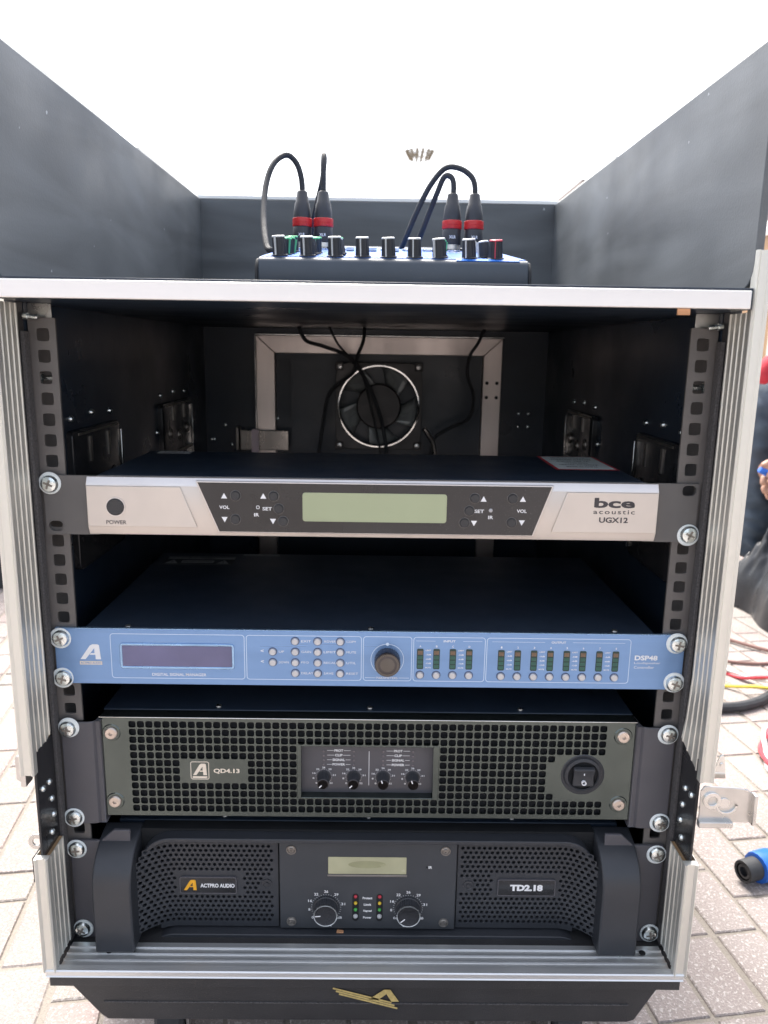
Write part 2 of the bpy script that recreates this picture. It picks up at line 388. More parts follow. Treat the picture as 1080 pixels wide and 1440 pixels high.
ca, sa = cos(radians(8)), sin(radians(8))
def uv2xy(u, v): return (u*ca-v*sa, u*sa+v*ca)
def project(x, y, z):
    d = Vector((x-2.7, y+551.2, z)); dd = d.dot(fw)
    if dd <= 10: return None
    return 540+FPX*d.dot(rt)/dd, 720-FPX*d.dot(up)/dd
stones = []
rng = random.Random(3)
CW, CH = 55.0, 48.0
for ci in range(-44, 60):
    u0 = 374+(ci)*CW-ci*0; rj = -26
    while rj < 76:
        ln = rng.choice((1, 1, 2, 2, 3)) if not (ci % 6 == 0 and rj % 5 == 0) else 2
        nxt = rj+ln
        if (rj//9) != (nxt//9) and nxt % 9: nxt = (nxt//9)*9
        if nxt <= rj: nxt = rj+1
        stones.append((u0, u0+CW, rj*CH-8, nxt*CH-8, ci)); rj = nxt
vis = []; rest = []
for st in stones:
    cu, cv = (st[0]+st[1])/2, (st[2]+st[3])/2; x, y = uv2xy(cu, cv)
    p = project(x, y, GZ)
    seen = p and -40 < p[0] < 1120 and p[1] < 1480 and (abs(p[0]-520) > 395 or p[1] > 1400) and y < 2600
    (vis if seen else rest).append((math.hypot(x, y+551), st))
vis.sort(key=lambda t: t[0])
rest += vis[280:]; vis = vis[:280]
def stone_geo(mb, st, jig=True):
    u0, u1, v0, v1, ci = st
    wide = 5.5 if ci % 6 == 0 else 2.2
    g0 = 2.3
    a0, a1, b0, b1 = u0+wide, u1-g0, v0+2.2, v1-2.2
    h = rng.uniform(-.45, .45) if jig else 0; bev = 1.2
    def ring_(d, z):
        out = []
        for (a, b) in ((a0+d, b0+d), ((a0+a1)/2, b0+d+rng.uniform(-.5, .5)), (a1-d, b0+d), (a1-d+rng.uniform(-.5, .5), (b0+b1)/2), (a1-d, b1-d), ((a0+a1)/2, b1-d+rng.uniform(-.5, .5)), (a0+d, b1-d), (a0+d+rng.uniform(-.5, .5), (b0+b1)/2)):
            x, y = uv2xy(a, b); out.append((x, y, z))
        return out
    vs = ring_(0, GZ-7)+ring_(0, GZ-bev+h)+ring_(bev, GZ+h)
    fs = []
    for k in range(2):
        for i in range(8): fs.append((k*8+i, k*8+(i+1) % 8, (k+1)*8+(i+1) % 8, (k+1)*8+i))
    fs.append(tuple(16+i for i in range(8)))
    mb.add(vs, fs)
for d_, st in vis:
    mb = MB(); stone_geo(mb, st)
    mb.build('paving_stone', rng.choice(('stone', 'stone', 'stone_pink', 'stone_grey')), ground)
mb = MB()
for d_, st in rest: stone_geo(mb, st)
o = mb.build('paving_stones', 'stone', ground); o['kind'] = 'stuff'
# paving beyond the separately built stones: one sheet surrounding them
n = gf.node_tree; b = n.nodes['Principled BSDF']
gpos = n.nodes.new('ShaderNodeNewGeometry'); mp = n.nodes.new('ShaderNodeMapping'); mp.inputs['Rotation'].default_value = (0, 0, radians(-8)); 
n.links.new(gpos.outputs['Position'], mp.inputs[0])
bk = n.nodes.new('ShaderNodeTexBrick'); bk.inputs['Scale'].default_value = 1; bk.inputs['Brick Width'].default_value = .11; bk.inputs['Row Height'].default_value = .055
bk.inputs['Mortar Size'].default_value = .003; bk.inputs['Color1'].default_value = (1,1,1,1); bk.inputs['Color2'].default_value = (.88,.86,.86,1); bk.inputs['Mortar'].default_value = (.62,.6,.56,1)
n.links.new(mp.outputs[0], bk.inputs[0])
old = b.inputs['Base Color'].links[0].from_socket
mul = n.nodes.new('ShaderNodeMix'); mul.data_type = 'RGBA'; mul.blend_type = 'MULTIPLY'; mul.inputs[0].default_value = 1
n.links.new(old, mul.inputs[6]); n.links.new(bk.outputs[0], mul.inputs[7]); n.links.new(mul.outputs[2], b.inputs['Base Color'])
M['far'] = gf
uu0, uu1, vv0, vv1 = 374-44*CW, 374+60*CW, -26*CH-8, 76*CH-8
mb = MB(); B_ = 400000.0
for (a0, a1, b0, b1) in ((-B_, uu0, -B_, B_), (uu1, B_, -B_, B_), (uu0, uu1, -B_, vv0), (uu0, uu1, vv1, B_)):
    q = [uv2xy(a0, b0), uv2xy(a1, b0), uv2xy(a1, b1), uv2xy(a0, b1)]
    mb.add([(x, y, GZ-1.0) for x, y in q], [(0, 1, 2, 3)])
o = mb.build('pavement', 'far', ground, smooth=False)

# ================================================================== FLIGHT CASE
case = thing('flight_case', 'black flight case with aluminium edges, its front open on a rack of audio gear', 'flight case', (0, 0, GZ))
JX = 243.0; YB = 556.0; YF = -44.0
for s in (-1, 1):
    X = lambda a, b: (min(s*a, s*b), max(s*a, s*b))
    x0, x1 = X(JX, JX+8)
    # lower side panel, notched where the latch sits
    MB().box(x0, x1, -12, YB+10, -484, 40).build('side_panel', 'laminate', case, .6)
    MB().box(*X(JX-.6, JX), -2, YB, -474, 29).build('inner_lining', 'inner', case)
    # upper wall: rounded at its lower front corner
    pts = [(YB, 42), (YF+16, 42)]
    for k in range(1, 6):
        a = radians(90*k/5); pts.append((YF+16-16*sin(a), 42+16-16*cos(a)))
    pts += [(YF, 191), (YB, 198)]
    MB().prism(pts, 0, *X(JX-2.4, JX+3)).build('upper_wall', 'painted', case, .8)
    MB().box(*X(JX+3.1, JX+10), -24, YB+10, 60, 190).build('outer_skin', 'laminate', case)
    # aluminium rail on the top edge, bent a little where it is joined
    for (ya, yb, h, xi) in ((YF+2, 236, 6, 1.5), (290, YB+10, 4, 0)):
        za, zb = 191.2+(ya-YF)/600*7, 191.2+(yb-YF)/600*7
        MB().prism([(ya, za), (yb, zb), (yb, zb+h*.6), (ya, za+h)], 0, *X(JX+xi, JX+12)).build('top_edge_trim', 'alu', case, .8)
    # ribbed aluminium flange lining the jamb
    def flange(za, zb, nm, slant):
        J = JX if nm == 'upper' else JX-3.5
        prof = [(-42, 0)]
        for k in range(4):
            c = -36+k*7.3
            prof += [(c-.8, .3), (c-.35, .95), (c+.35, .95), (c+.8, .3)]
        prof += [(-11.5, .3), (-11.5, -.2), (-42, -.2)]
        pts = [(y, s*(J-x)) for y, x in prof]
        mb = MB(); nz = 10; N = len(pts); vs = []; fs = []
        for k in range(nz+1):
            t = k/nz
            for (y, x) in pts:
                z = zb+(za-zb)*t
                if slant and k == nz: z += slant*(y+42)/30
                bend = 3.2*max(0, t-.80)/.2 if nm == 'upper' and s > 0 else 0
                vs.append((x-s*bend*(max(0, (y+42)/30)), y, z))
        for k in range(nz):
            for i in range(N):
                j = (i+1) % N; fs.append((k*N+i, k*N+j, (k+1)*N+j, (k+1)*N+i))
        fs += [tuple(range(N)), tuple(nz*N+i for i in range(N))]
        return mb.add(vs, fs).build('jamb_flange', 'alu', case, angle=25)
    flange(-303, 28, 'upper', 16)
    flange(-468, -376, 'lower', 0)
    # rounded front lip with two fine ridges
    def lip(za, zb):
        prof = [(JX-2.2, -41), (JX-2.2, -46.4), (JX-1.2, -47.6), (JX-.3, -46.6), (JX+.6, -46), (JX+5.4, -46), (JX+6.3, -46.9), (JX+7.3, -47.4), (JX+8.2, -46.4), (JX+8.4, -41), (JX+8.4, -22), (JX+8, -22), (JX+8, -41)]
        dx = 0 if za > -400 else -4.0
        return MB().prism([(s*(x+dx), y) for x, y in prof], 2, za, zb).build('edge_lip', 'alu', case, angle=25)
    lip(-304, 66); lip(-469, -372)
    MB().box(*X(JX+.3, JX+8), -43.5, -12, -303, 28).build('edge_core', 'ply', case)
    MB().box(*X(JX-3.2, JX+4), -43.5, -12, -468, -376).build('edge_core', 'ply', case)
    # black steel strike strip in the gap
    MB().box(*X(JX-1, JX+1), -41, -10, -376, -290).build('strike_strip', 'plate', case, .4)
    rv = MB()
    for (y, z) in ((-22, -323), (-20, -338), (-19, -352), (-24, -364), (-33, -322)):
        rv.lathe([(2.6, 0), (2.5, .8), (1.8, 1.7), (.6, 2.1)], (s*(JX-1), y, z), (-s, 0, 0), 12)
    rv.build('rivet', 'zinc', case)
    # foam and gasket strip between flange and rack rail
    MB().box(*X(JX-3.2, JX), -10, -1.5, -474, 10).build('foam_strip', 'foam', case, .8)
    # rack rail
    xa, xb = (223.5, 241.2)
    cx = 231.2; nz_ = 34; rail = MB(); y = 0
    for k in range(nz_):
        cz = 7.6-14.8*k
        for (hx, hz) in ():
            pass
        half = 7.4
        N = 16; vs = []
        for layer in range(3):
            for i in range(N):
                a = 2*pi*i/N; c_, s_ = cos(a), sin(a)
                if layer == 0:
                    m_ = max(abs(c_), abs(s_)); ox, oz = c_/m_, s_/m_
                    vs.append((s*(cx+(ox*(xb-cx) if ox > 0 else ox*(cx-xa))), y, cz+oz*half))
                else:
                    q = (abs(c_)**7+abs(s_)**7)**(-1/7)
                    vs.append((s*(cx+c_*q*4.4), y+(2 if layer == 2 else 0), cz+s_*q*4.5))
        fs = []
        for i in range(N):
            j = (i+1) % N; fs += [(i, j, N+j, N+i), (N+i, N+j, 2*N+j, 2*N+i)]
        rail.add(vs, fs)
    rail.box(*X(xb-.1, xa-1), 0.0, 2, 15, 19)
    rail.box(*X(xa-1.3, xa), -0.02, 2.2, -490, 19); rail.box(*X(239.6, 241.4), 0.1, 42, -476, 19)
    rail.build('rack_rail', 'rail', case, merge=True)
    # bracket above the rail
    MB().box(*X(226, 242), 4, 5.2, 19, 29).box(*X(241, 242.4), 4, 34, 19, 29).build('rail_bracket', 'steel', case, .3)
    MB().lathe([(2.6, 0), (2.6, 3), (1.8, 3.2), (1.8, 9), (1.2, 9.6)], (s*241, -6, 20), (-s, 0, -.1), 12).build('screw', 'zinc', case)
    MB().lathe([(4.2, 0), (4.2, 2.5), (2.2, 2.6), (2.2, 12)], (s*240, 8, -22.5), (-s, 0, 0), 6).build('screw', 'zinc', case)
# top front bar and shelf
MB().box(-236.5, 237.8, -51.5, -47.5, 29.4, 40.8).build('shelf_edge_bar', 'bar', case, .7)
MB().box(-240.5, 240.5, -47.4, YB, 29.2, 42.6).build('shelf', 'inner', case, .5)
# back and base
MB().box(-JX, JX, YB, YB+8, 44, 198).build('upper_back_wall', 'painted', case, .6)
MB().box(-JX-8, JX+8, YB, YB+12, 198.3, 203.5).build('top_edge_trim', 'alu_x', case, .6)
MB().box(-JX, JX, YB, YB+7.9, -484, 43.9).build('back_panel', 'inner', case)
MB().box(-JX, JX, -10, YB, -484, -475).build('floor_panel', 'laminate', case)
# bottom sill: ribbed flange + lip
prof = [(-42, 0)]
for k in range(4):
    c = -36+k*6.6; prof += [(c-.8, .3), (c-.35, 1.4), (c+.35, 1.4), (c+.8, .3)]
prof += [(-10.5, .3), (-10.5, -.6), (-42, -.6)]
MB().prism([(y, -473.2+z+(-.02*(y+42))) for y, z in prof], 0, -JX+4.5, JX-4.5).build('sill_flange', 'alu_x', case, angle=25)
MB().prism([(-41, -467.2), (-46.4, -467.2), (-47.2, -468), (-46.4, -468.8), (-46.2, -472.4), (-46.9, -473.2), (-46.2, -474), (-41, -474)], 0, -JX-2, JX+2).build('sill_lip', 'alu_x', case, angle=25)
MB().box(-JX-1, JX+1, -43.5, -10.5, -484, -474.1).build('sill_core', 'laminate', case)
hd = MB()
for x, y in ((-205, -22), (222, -20)): hd.lathe([(2.6, 0), (2.6, .5)], (x, y, -471.7), (0, 0, 1), 12)
hd.build('screw_hole', 'hole', case)
hd = MB(); hd.lathe([(2.3, 0), (2.0, 1), (.8, 1.6)], (203, -22, -471.9), (0, 0, 1), 10)
for s in (-1, 1):
    for z in (-430, -455): hd.lathe([(2.0, 0), (1.6, .8), (.6, 1.2)], (s*(JX-1.4), -20, z), (-s, 0, 0), 10)
hd.build('screw', 'zinc', case)
# plinth with chamfered ends, casters
pl = [(-229, -475.6), (229, -475.6), (231, -484), (213, -517), (207, -519), (-203, -519), (-208, -515), (-231, -486)]
MB().prism(pl, 1, -39, 520).build('plinth', 'laminate', case, 1.2)
MB().prism([(-205, -501.6), (207, -501.6), (207, -502.6), (-205, -502.6)], 1, -39.8, -38).build('plinth_seam', 'foam', case)
em = MB()
for k in range(3):
    a = Vector((-26+k*2.4, 0, -488-k*2.6)); b = a+Vector((46, 0, -13)); nrm = Vector((.27, 0, .96))*.75
    em.add([(a+nrm)[:], (b+nrm)[:], (b-nrm)[:], (a-nrm)[:]], [(0, 1, 2, 3)])
em.add([(2, 0, -498), (14, 0, -489), (19, 0, -489), (26, 0, -500), (20, 0, -500), (16, 0, -493), (9, 0, -499)], [(0, 1, 2, 3, 4, 5, 6)])
em.v = [(x, -39.9, z) for x, y, z in em.v]
em.build('emblem', 'gold', case, smooth=False)
for (x, y) in ((-165, 10), (170, 10), (-165, 460), (170, 460)):
    c_ = MB().box(x-38, x+38, y-38, y+30, -522, -519.1).box(x-16, x-13, y-14, y+22, -575, -522).box(x+13, x+16, y-14, y+22, -575, -522).build('caster', 'steel', case, .5)
    MB().lathe([(4, -12), (26, -12), (29, -9), (29, 9), (26, 12), (4, 12)], (x, y+6, GZ+29), (1, 0, 0), 24).build('wheel', 'cable', c_)
# rear door opening: mitred aluminium frame and inner panel
YR = 540
def bar_poly(pts, y0, y1, nm='opening_frame'):
    return MB().prism(pts, 1, y0, y1).build(nm, 'steel_frame', case, .8)
M['steel_frame'] = mat('frame_aluminium', (.70,.62,.58), .38, .85, .08, 30, .04, 500, aniso=(1,1,.1))
fx0, fx1, fz0, fz1, ft = -167, 176, -330, 19, 26
bar_poly([(fx0, fz1), (fx1, fz1), (fx1-ft, fz1-24), (fx0+ft, fz1-24)], YR, YR+15)
bar_poly([(fx0, fz1), (fx0+ft, fz1-24), (fx0+ft, fz0+24), (fx0, fz0)], YR, YR+15)
bar_poly([(fx1, fz1), (fx1, fz0), (fx1-ft, fz0+24), (fx1-ft, fz1-24)], YR, YR+15)
bar_poly([(fx0, fz0), (fx0+ft, fz0+24), (fx1-ft, fz0+24), (fx1, fz0)], YR, YR+15)
MB().box(fx0-1.6, fx0, YR-3, YR+14, fz0, fz1+1.5).box(fx0-1.6, fx1+1.6, YR-3, YR+14, fz1+.1, fz1+1.7).build('frame_edge', 'chrome', case, .3)
hd = MB()
for x, z in ((156, -42), (170, -42), (156, -62), (170, -62), (-153, -118)): hd.lathe([(2.6, 0), (2.2, 1.5), (1, 2.2)], (x, YR, z), (0, -1, 0), 10)
hd.build('rivet', 'plate', case)
hd = MB()
for x, z in ((206, -85), (220, -85), (206, -104), (220, -104), (-215, -107), (-232, -128), (-235, -128), (-206, -135), (-140, -97), (-105, -100)): hd.lathe([(2.6, 0), (2.2, 1.5), (1, 2.2)], (x, YB, z), (0, -1, 0), 10)
hd.build('screw', 'zinc', case)
hp = MB().box(-196, -192, YR-10, YR+12, -140, -108).box(-190, -122, YR-8, YR-6, -140, -112)
hp.build('hinge_plate', 'steel_dark', case, .8) if 'steel_dark' in M else None
M['steel_dark'] = mat('steel_dull', (.30,.28,.26), .35, .9, .15, 40)
if len([c for c in case.children if c.name.startswith('hinge_plate')]) == 0: hp.build('hinge_plate', 'steel_dark', case, .8)
MB().prism(rrect(-173.5, -163.5, -145, -110, 3), 1, YR-13, YR-10).build('hinge_tab', mat('pink_tape', (.72,.58,.62), .5), case)

# backs of the recessed handles and latches on the inner side walls
def dish(s, y0, y1, z0, z1, nm, deep):
    xw = s*(JX-.6); d = MB()
    A = [(y0, z0), (y1, z0), (y1, z1), (y0, z1)]
    xi = xw-s*deep; e = 4
    pts = rrect(y0, y1, z0, z1, 6, 4); pin = rrect(y0+e, y1-e, z0+e, z1-e, 4, 4); N = len(pts)
    vs = [(xw, a, b) for a, b in pts]+[(xi, a, b) for a, b in pts]+[(xi-s*1.2, a, b) for a, b in pin]
    fs = [tuple(2*N+i for i in range(N))]
    for k in range(2):
        for i in range(N): fs.append((k*N+i, k*N+(i+1) % N, (k+1)*N+(i+1) % N, (k+1)*N+i))
    d.add(vs, fs)
    o = d.build(nm, 'plate', case, .6)
    h = z1-z0; L = y1-y0
    em_ = MB()
    for q in (.2, .5, .8):
        c = (xi-s*1.2, y0+L*q, z1-h*(.40 if q != .5 else .46))
        em_.lathe([(6.5, 0), (6.2, 1.2), (4.6, 1.3), (4.2, .2), (2.4, .3), (2.2, 2.2), (.8, 2.8)], c, (-s, 0, 0), 16)
    em_.box(*sorted((xi-s*1.1, xi-s*2.6)), y0+6, y1-6, z1-h*.70, z1-h*.66)
    em_.box(*sorted((xi-s*1.1, xi-s*2.6)), y0+L*.28, y0+L*.32, z1-h*.24, z1-h*.06).box(*sorted((xi-s*1.1, xi-s*2.6)), y0+L*.66, y0+L*.70, z1-h*.24, z1-h*.06)
    em_.build('embossing', 'steel_dark', o)
    MB().box(*sorted((xi-s*1.4, xi-s*2.6)), y1-4, y1-1, z0+6, z1-8).build('rim_glint', 'chrome', o, .3)  # lighter metal on rim and embossing stands in for glints
    MB().box(*sorted((xi-s*1.4, xi-s*2.2)), y0+8, y1-8, z1-4, z1-2).build('rim_glint', 'steel_dark', o, .3)
    sp = [(y0-6, z1-h*.35), (y0-7, z1-h*.8), (y1+7, z1-h*.35), (y0+L*.1, z1+9), (y0+L*.5, z1+11), (y0+L*.9, z1+9), (y1+7, z1-h*.8)]
    for a, b in sp: MB().lathe([(3.2, 0), (3.0, 1.2), (2.0, 2.4), (.7, 3.0)], (xw, a, b), (-s, 0, 0), 12).build('screw', 'zinc', case)
dish(-1, 55, 168, -180, -66, 'latch_dish', 5); dish(1, 40, 142, -180, -68, 'latch_dish', 5)
dish(-1, 312, 446, -150, -62, 'handle_dish', 5); dish(1, 285, 400, -150, -66, 'handle_dish', 5)
# outside latches: right one swung open, left stubs
L = MB()
L.prism([(244, -336), (281, -337.5), (283, -334), (283.5, -315), (278, -310.5), (268, -309), (246, -308), (243.5, -312)], 1, -44.6, -43.2)
latch = L.build('latch', 'steel', case, .4)
MB().box(243, 268, -48.5, -43.3, -339.5, -335).build('latch_bar', 'steel', latch, .5)
MB().box(281.5, 284, -49, -43, -337, -313).build('latch_lip', 'steel', latch, .4)
k_ = MB(); ring(k_, (252, -319), 3.6, 6.6, -46.2, -44.4); ring(k_, (263, -321.5), 6.8, 8.4, -46, -44.5, 24, 180, 350); ring(k_, (261, -321), 0.01, 4.2, -45.8, -44.5)
k_.build('latch_cam', 'chrome', latch, .2)
MB().prism([(255, -308), (266, -308), (263.5, -291), (262, -288.5), (259.5, -290)], 1, -34, -32.5).lathe([(1.6, 0), (1.2, .8)], (261.3, -34, -296), (0, -1, 0), 10).build('latch_tongue', 'chrome', latch, .4)
MB().prism(rrect(-257.5, -252, -312, -292, 2.4), 1, -40, -36).box(-254, -250, -41, -30, -316, -295).build('latch_stub', 'steel', case, .4)
r_ = MB(); ring(r_, (-249.5, -366), 3.0, 6.4, -34, -32.6); r_.box(-247, -242, -34, -32.6, -373, -360); r_.build('latch_eye', 'steel', case, .3)
MB().box(-248.6, -247.7, -45, -25, -392, -372).build('corner_tab', 'plate', case)
# loose wood chips and dust
for (x, y, z, r) in ((196, -50, 27.2, 3.0),):
    c_ = MB().box(x-4, x+4, y-1, y+1, z-2, z+2).build('splinter', 'wchip', case, .3)

# ================================================================== bolts
def rack_bolt_geo():
    b = MB()
    b.lathe([(.01, 4.4), (3.2, 4.4), (5.4, 3.6), (6.6, 1.8), (6.8, .8)], (0, 0, 0), (0, -1, 0), 20, caps=False)
    return b
BOLT = proto(rack_bolt_geo(), 'bolt', 'zinc')
WASH = proto(MB().lathe([(3.4, .1), (8.0, .1), (8.2, .7), (7.7, 1.3), (3.4, 1.6)], (0, 0, 0), (0, -1, 0), 24, caps=False), 'washer', 'washer')
xr = MB(); 
for a in (0, 90):
    c_, s_ = cos(radians(a)), sin(radians(a))
    q = [(3.4, .75), (3.4, -.75), (-3.4, -.75), (-3.4, .75)]
    xr.add([(c_*p-s_*t, -4.55, s_*p+c_*t) for p, t in q], [(0, 1, 2, 3)])
CROSS = proto(xr, 'cross_recess', 'steel_dark', smooth=False)
def bolt(parent, x, y, z, wash=True, r=1.):
    b = inst(BOLT, parent, (x, y, z), (0, random.uniform(0, 6), 0), (r, r, r))
    c_ = CROSS.copy(); COL.objects.link(c_); c_.parent = b
    if wash:
        w_ = WASH.copy(); COL.objects.link(w_); w_.parent = b; w_.location = (random.uniform(-.0006, .0006), 0, random.uniform(-.001, .0003))

def knob_geo(r0, r1, h, n=20, fl=.06, cap=None):
    return MB().lathe([(r0*1.15, 0), (r0*1.15, h*.08), (r0, h*.1), (r1, h*.93), (r1*.9, h)], (0, 0, 0), (0, -1, 0), n*2, 1, fl)

# ================================================================== 1. wireless receiver (silver)
rc = thing('wireless_receiver', 'silver microphone receiver with a wide green display, uppermost of the four rack units', 'receiver', (0, 0, -134.5))
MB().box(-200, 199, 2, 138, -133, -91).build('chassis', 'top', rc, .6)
for s in (-1, 1):
    pts = [(s*199, -134.6), (s*199, -91), (s*(236.5 if s < 0 else 238), -91), (s*(236.5 if s < 0 else 238), -134.6)]
    # ear with a through slot
    e = MB(); zs = -128.4 if s < 0 else -96.2
    xo = 237.5; cx = 231.0
    cells = MB()
    # plate with a real through slot
    ox = rrect(*sorted((s*199, s*xo)), -134.6, -91, .3, 5); hx = rrect(*sorted((s*(cx-6.2), s*(cx+4.6))), zs-3.9, zs+3.9, 3.85, 5); n_ = len(ox)
    vs = [(a, -3.2, b) for a, b in ox]+[(a, -3.2, b) for a, b in hx]+[(a, -.6, b) for a, b in ox]+[(a, -.6, b) for a, b in hx]; fs = []
    for k in range(n_):
        l = (k+1) % n_; fs += [(k, l, n_+l, n_+k), (n_+k, n_+l, 3*n_+l, 3*n_+k), (2*n_+k, 3*n_+k, 3*n_+l, 2*n_+l), (k, 2*n_+k, 2*n_+l, l)]
    e.add(vs, fs); e.build('rack_ear', 'ear', rc)
    rg = MB(); outline(rg, *sorted((s*(cx-6.9), s*(cx+5.3))), zs-4.6, zs+4.6, 4.5, .75, -3.45, -3.1, 6); rg.build('slot_rim', 'ear', rc)
bolt(rc, -232.5, -3.2, -97.2); bolt(rc, 232.5, -3.2, -128.6)
# face: extruded section with light top chamfer and lower bevel
F = -9.0
sec = [(-.5, -91), (-6.2, -91), (F, -96.6), (F, -127.4), (-6.5, -133.4), (-.5, -133.4)]
MB().prism(sec, 0, -205, 206.5).build('faceplate', 'champ', rc, .5)
MB().prism([(-6.4, -91.25), (F-.25, -96.7), (F-.25, -97.0), (-6.4, -91.5)], 0, -204.6, 206.1).build('lit_top_bevel', 'champ2', rc)  # paler strip: light on the upward chamfer put into its colour
# raised wing panels left and right
MB().prism([(-204.4, -97.2), (-137.5, -97.2), (-126, -126.8), (-204.4, -126.8)], 1, F-1.1, F).build('wing_panel', 'champ', rc, .35)
MB().prism([(206, -97.2), (140, -97.2), (130, -126.8), (206, -126.8)], 1, F-1.1, F).build('wing_panel', 'champ', rc, .35)
def offs(k): return [(-124.8-k, -93.5+k*.6), (128.5+k, -93.5+k*.6), (116.0+k*.6, -129.3-k*.5), (-110-k*.6, -129.3-k*.5)]
MB().prism(offs(1.6), 1, F-1.5, F+2).build('window_bezel', 'champ2', rc, .6)
MB().prism(offs(0), 1, F-1.9, F+2).build('control_window', 'gloss', rc, .3)
yy = F-1.9
MB().prism(rrect(-50, 53.5, -120.9, -99.8, 2), 1, yy-.25, yy+.5).build('display', 'lcd', rc, .15)
yt = yy-.12
for side in (-1, 1):
    lt = MB()
    for x, z, t, w_ in ((-106, -111.3, 'VOL', 7.2), (107.6, -111.3, 'VOL', 7.2), (-75.3, -112, 'SET', 6.8), (77, -111.8, 'SET', 6.8), (-83, -116.5, 'IR', 3.6), (85.4, -116.2, 'IR', 3.6)):
        if x*side > 0: text(lt, t, x, z, 2.5, yt, w_, bold=.02)
    for x, z, u in ((-106, -102.9, 1), (-106, -120.4, 0), (-78, -102.7, 1), (-71.3, -121.3, 0), (79.8, -102.7, 1), (73.5, -120.8, 0), (108, -102.4, 1), (108, -120, 0)):
        if x*side > 0: tri(lt, x, z, 2.2, yt, u)
    if side < 0: outline(lt, -83.2, -80.8, -112.3, -109.8, .8, .4, yt, yt+.1)
    lt.build('lettering', 'print', rc, smooth=False)
bt = MB().lathe([(3.5, 0), (3.4, 1.2), (2.9, 1.8)], (0, 0, 0), (0, -1, 0), 18)
BT = proto(bt, 'button', 'btn_k'); BR = MB(); ring(BR, (0, 0), 3.4, 4.0, -.3, .1); BR = proto(BR, 'button_ring', 'ear')
for x, z in ((-97.8, -102.7), (-98.2, -120), (-70.6, -102.7), (-67, -111.9), (-64, -121), (73.5, -102.3), (69.8, -111.5), (66.6, -120.4), (100.6, -102.2), (100.5, -119.8)):
    b_ = inst(BT, rc, (x, yy, z)); r_ = BR.copy(); COL.objects.link(r_); r_.parent = b_
MB().lathe([(1.5, 0), (1.3, .7), (.5, 1.1)], (85.2, yy, -111.1), (0, -1, 0), 12).build('infrared_sensor', 'led_w', rc)
pb = MB().lathe([(6.3, 0), (6.2, 1.2), (5.6, 1.8)], (-184, F-1.1, -112.2), (0, -1, 0), 28).build('power_button', 'btn_k', rc)
r_ = MB(); ring(r_, (-184, -112.2), 6.2, 7.0, F-1.7, F-1); r_.build('button_ring', 'champ2', pb)
dt = MB()
for i in range(-4, 5):
    for j in range(-4, 5):
        if math.hypot(i, j) < 4.4: dt.lathe([(.42, 0), (.2, .35)], (-184+i*1.25+(j % 2)*.6, F-2.9, -112.2+j*1.2), (0, -1, 0), 5)
dt.build('grip_dots', 'ear', pb)
lt = MB(); yt = F-1.25
text(lt, 'POWER', -184, -123.5, 2.9, yt, 14.5, bold=.01); lt.build('lettering', 'print_k', rc, smooth=False); lt = MB()
text(lt, 'bce', 174.5, -104.6, 7.4, yt, 29.5, bold=.035); text(lt, 'acoustic', 174.5, -111.2, 3.2, yt, 30, bold=.01, space=1.25); text(lt, 'UGX12', 174.5, -117.2, 4.1, yt, 21, bold=.03)
lt.build('lettering', 'print_k', rc, smooth=False)
# stickers on the lid
def flat(x0, x1, y0, y1, z): return MB().add([(x0, y0, z), (x1, y0, z), (x1, y1, z), (x0, y1, z)], [(0, 1, 2, 3)])
zt = -90.9
lb = flat(147, 207-9, 57, 137, zt+.0).build('info_label', mat('label_red', (.62,.05,.07), .5), rc, smooth=False)
flat(149.5, 195.5, 60, 134.5, zt+.15).build('label_paper', mat('label_paper', (.80,.86,.84), .5, 0, .06, 90), lb, smooth=False)
lt = MB()
for k in range(6): text(lt, ('MODEL UGX12', 'WIRELESS SYSTEM', 'INPUT 12V 1A', 'WARNING', 'SERIAL NUMBER', 'MADE IN CHINA')[k], 172, 126-k*10.5, 4, zt+.25, (30, 36, 28, 20, 33, 26)[k], plane='top')
lt.build('label_lettering', 'print_k', lb, smooth=False)
lb = flat(-191, -162, 121, 137, zt).build('serial_label', 'white', rc, smooth=False)
lt = MB(); text(lt, 'UGX12', -177, 131, 4, zt+.12, 18, plane='top')
for k in range(14): lt.add([(-187+k*1.5, 123, zt+.12), (-187+k*1.5+random.uniform(.3, 1), 123, zt+.12), (-187+k*1.5+.6, 128, zt+.12), (-187+k*1.5, 128, zt+.12)], [(0, 1, 2, 3)])
lt.build('label_lettering', 'print_k', lb, smooth=False)

# ================================================================== 2. signal processor (blue)
dp = thing('signal_processor', 'slim blue controller with rows of small buttons and meters, under the silver receiver', 'signal processor', (0, 0, -252))
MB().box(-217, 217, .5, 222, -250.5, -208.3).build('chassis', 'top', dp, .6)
MB().prism(rrect(-238, 238.5, -251.4, -207.4, 1.5), 1, -3.4, -.6).build('faceplate', 'blue', dp, .35)
MB().box(-237, 237.5, -3.3, -.7, -207.38, -206.9).build('plate_edge', 'bluedge', dp)
for s, z in ((-1, -214.7), (1, -214.0), (-1, -246.5), (1, -245.6)): bolt(dp, s*232.7, -3.4, z)
Y = -3.55; ln = MB()
ZT, ZB = -210.8, -246.6
for a, b_ in ((-196.3, -95.2), (-94, -6.7), (-5.6, 31.4), (32.4, 87), (88, 197.5)): outline(ln, a, b_, ZB, ZT, 2.4, .45, Y, Y+.1)
ring(ln, (12.8, -229.3), 12.2, 12.7, Y, Y+.1, 36, -55, 235)
ln.lathe([(1.3, 0), (1.3, .1)], (12.8, Y+.05, -216.9), (0, -1, 0), 12)
quad(ln, -4, 4, -244.3, -243.9, Y); quad(ln, 21.6, 29.6, -244.3, -243.9, Y)
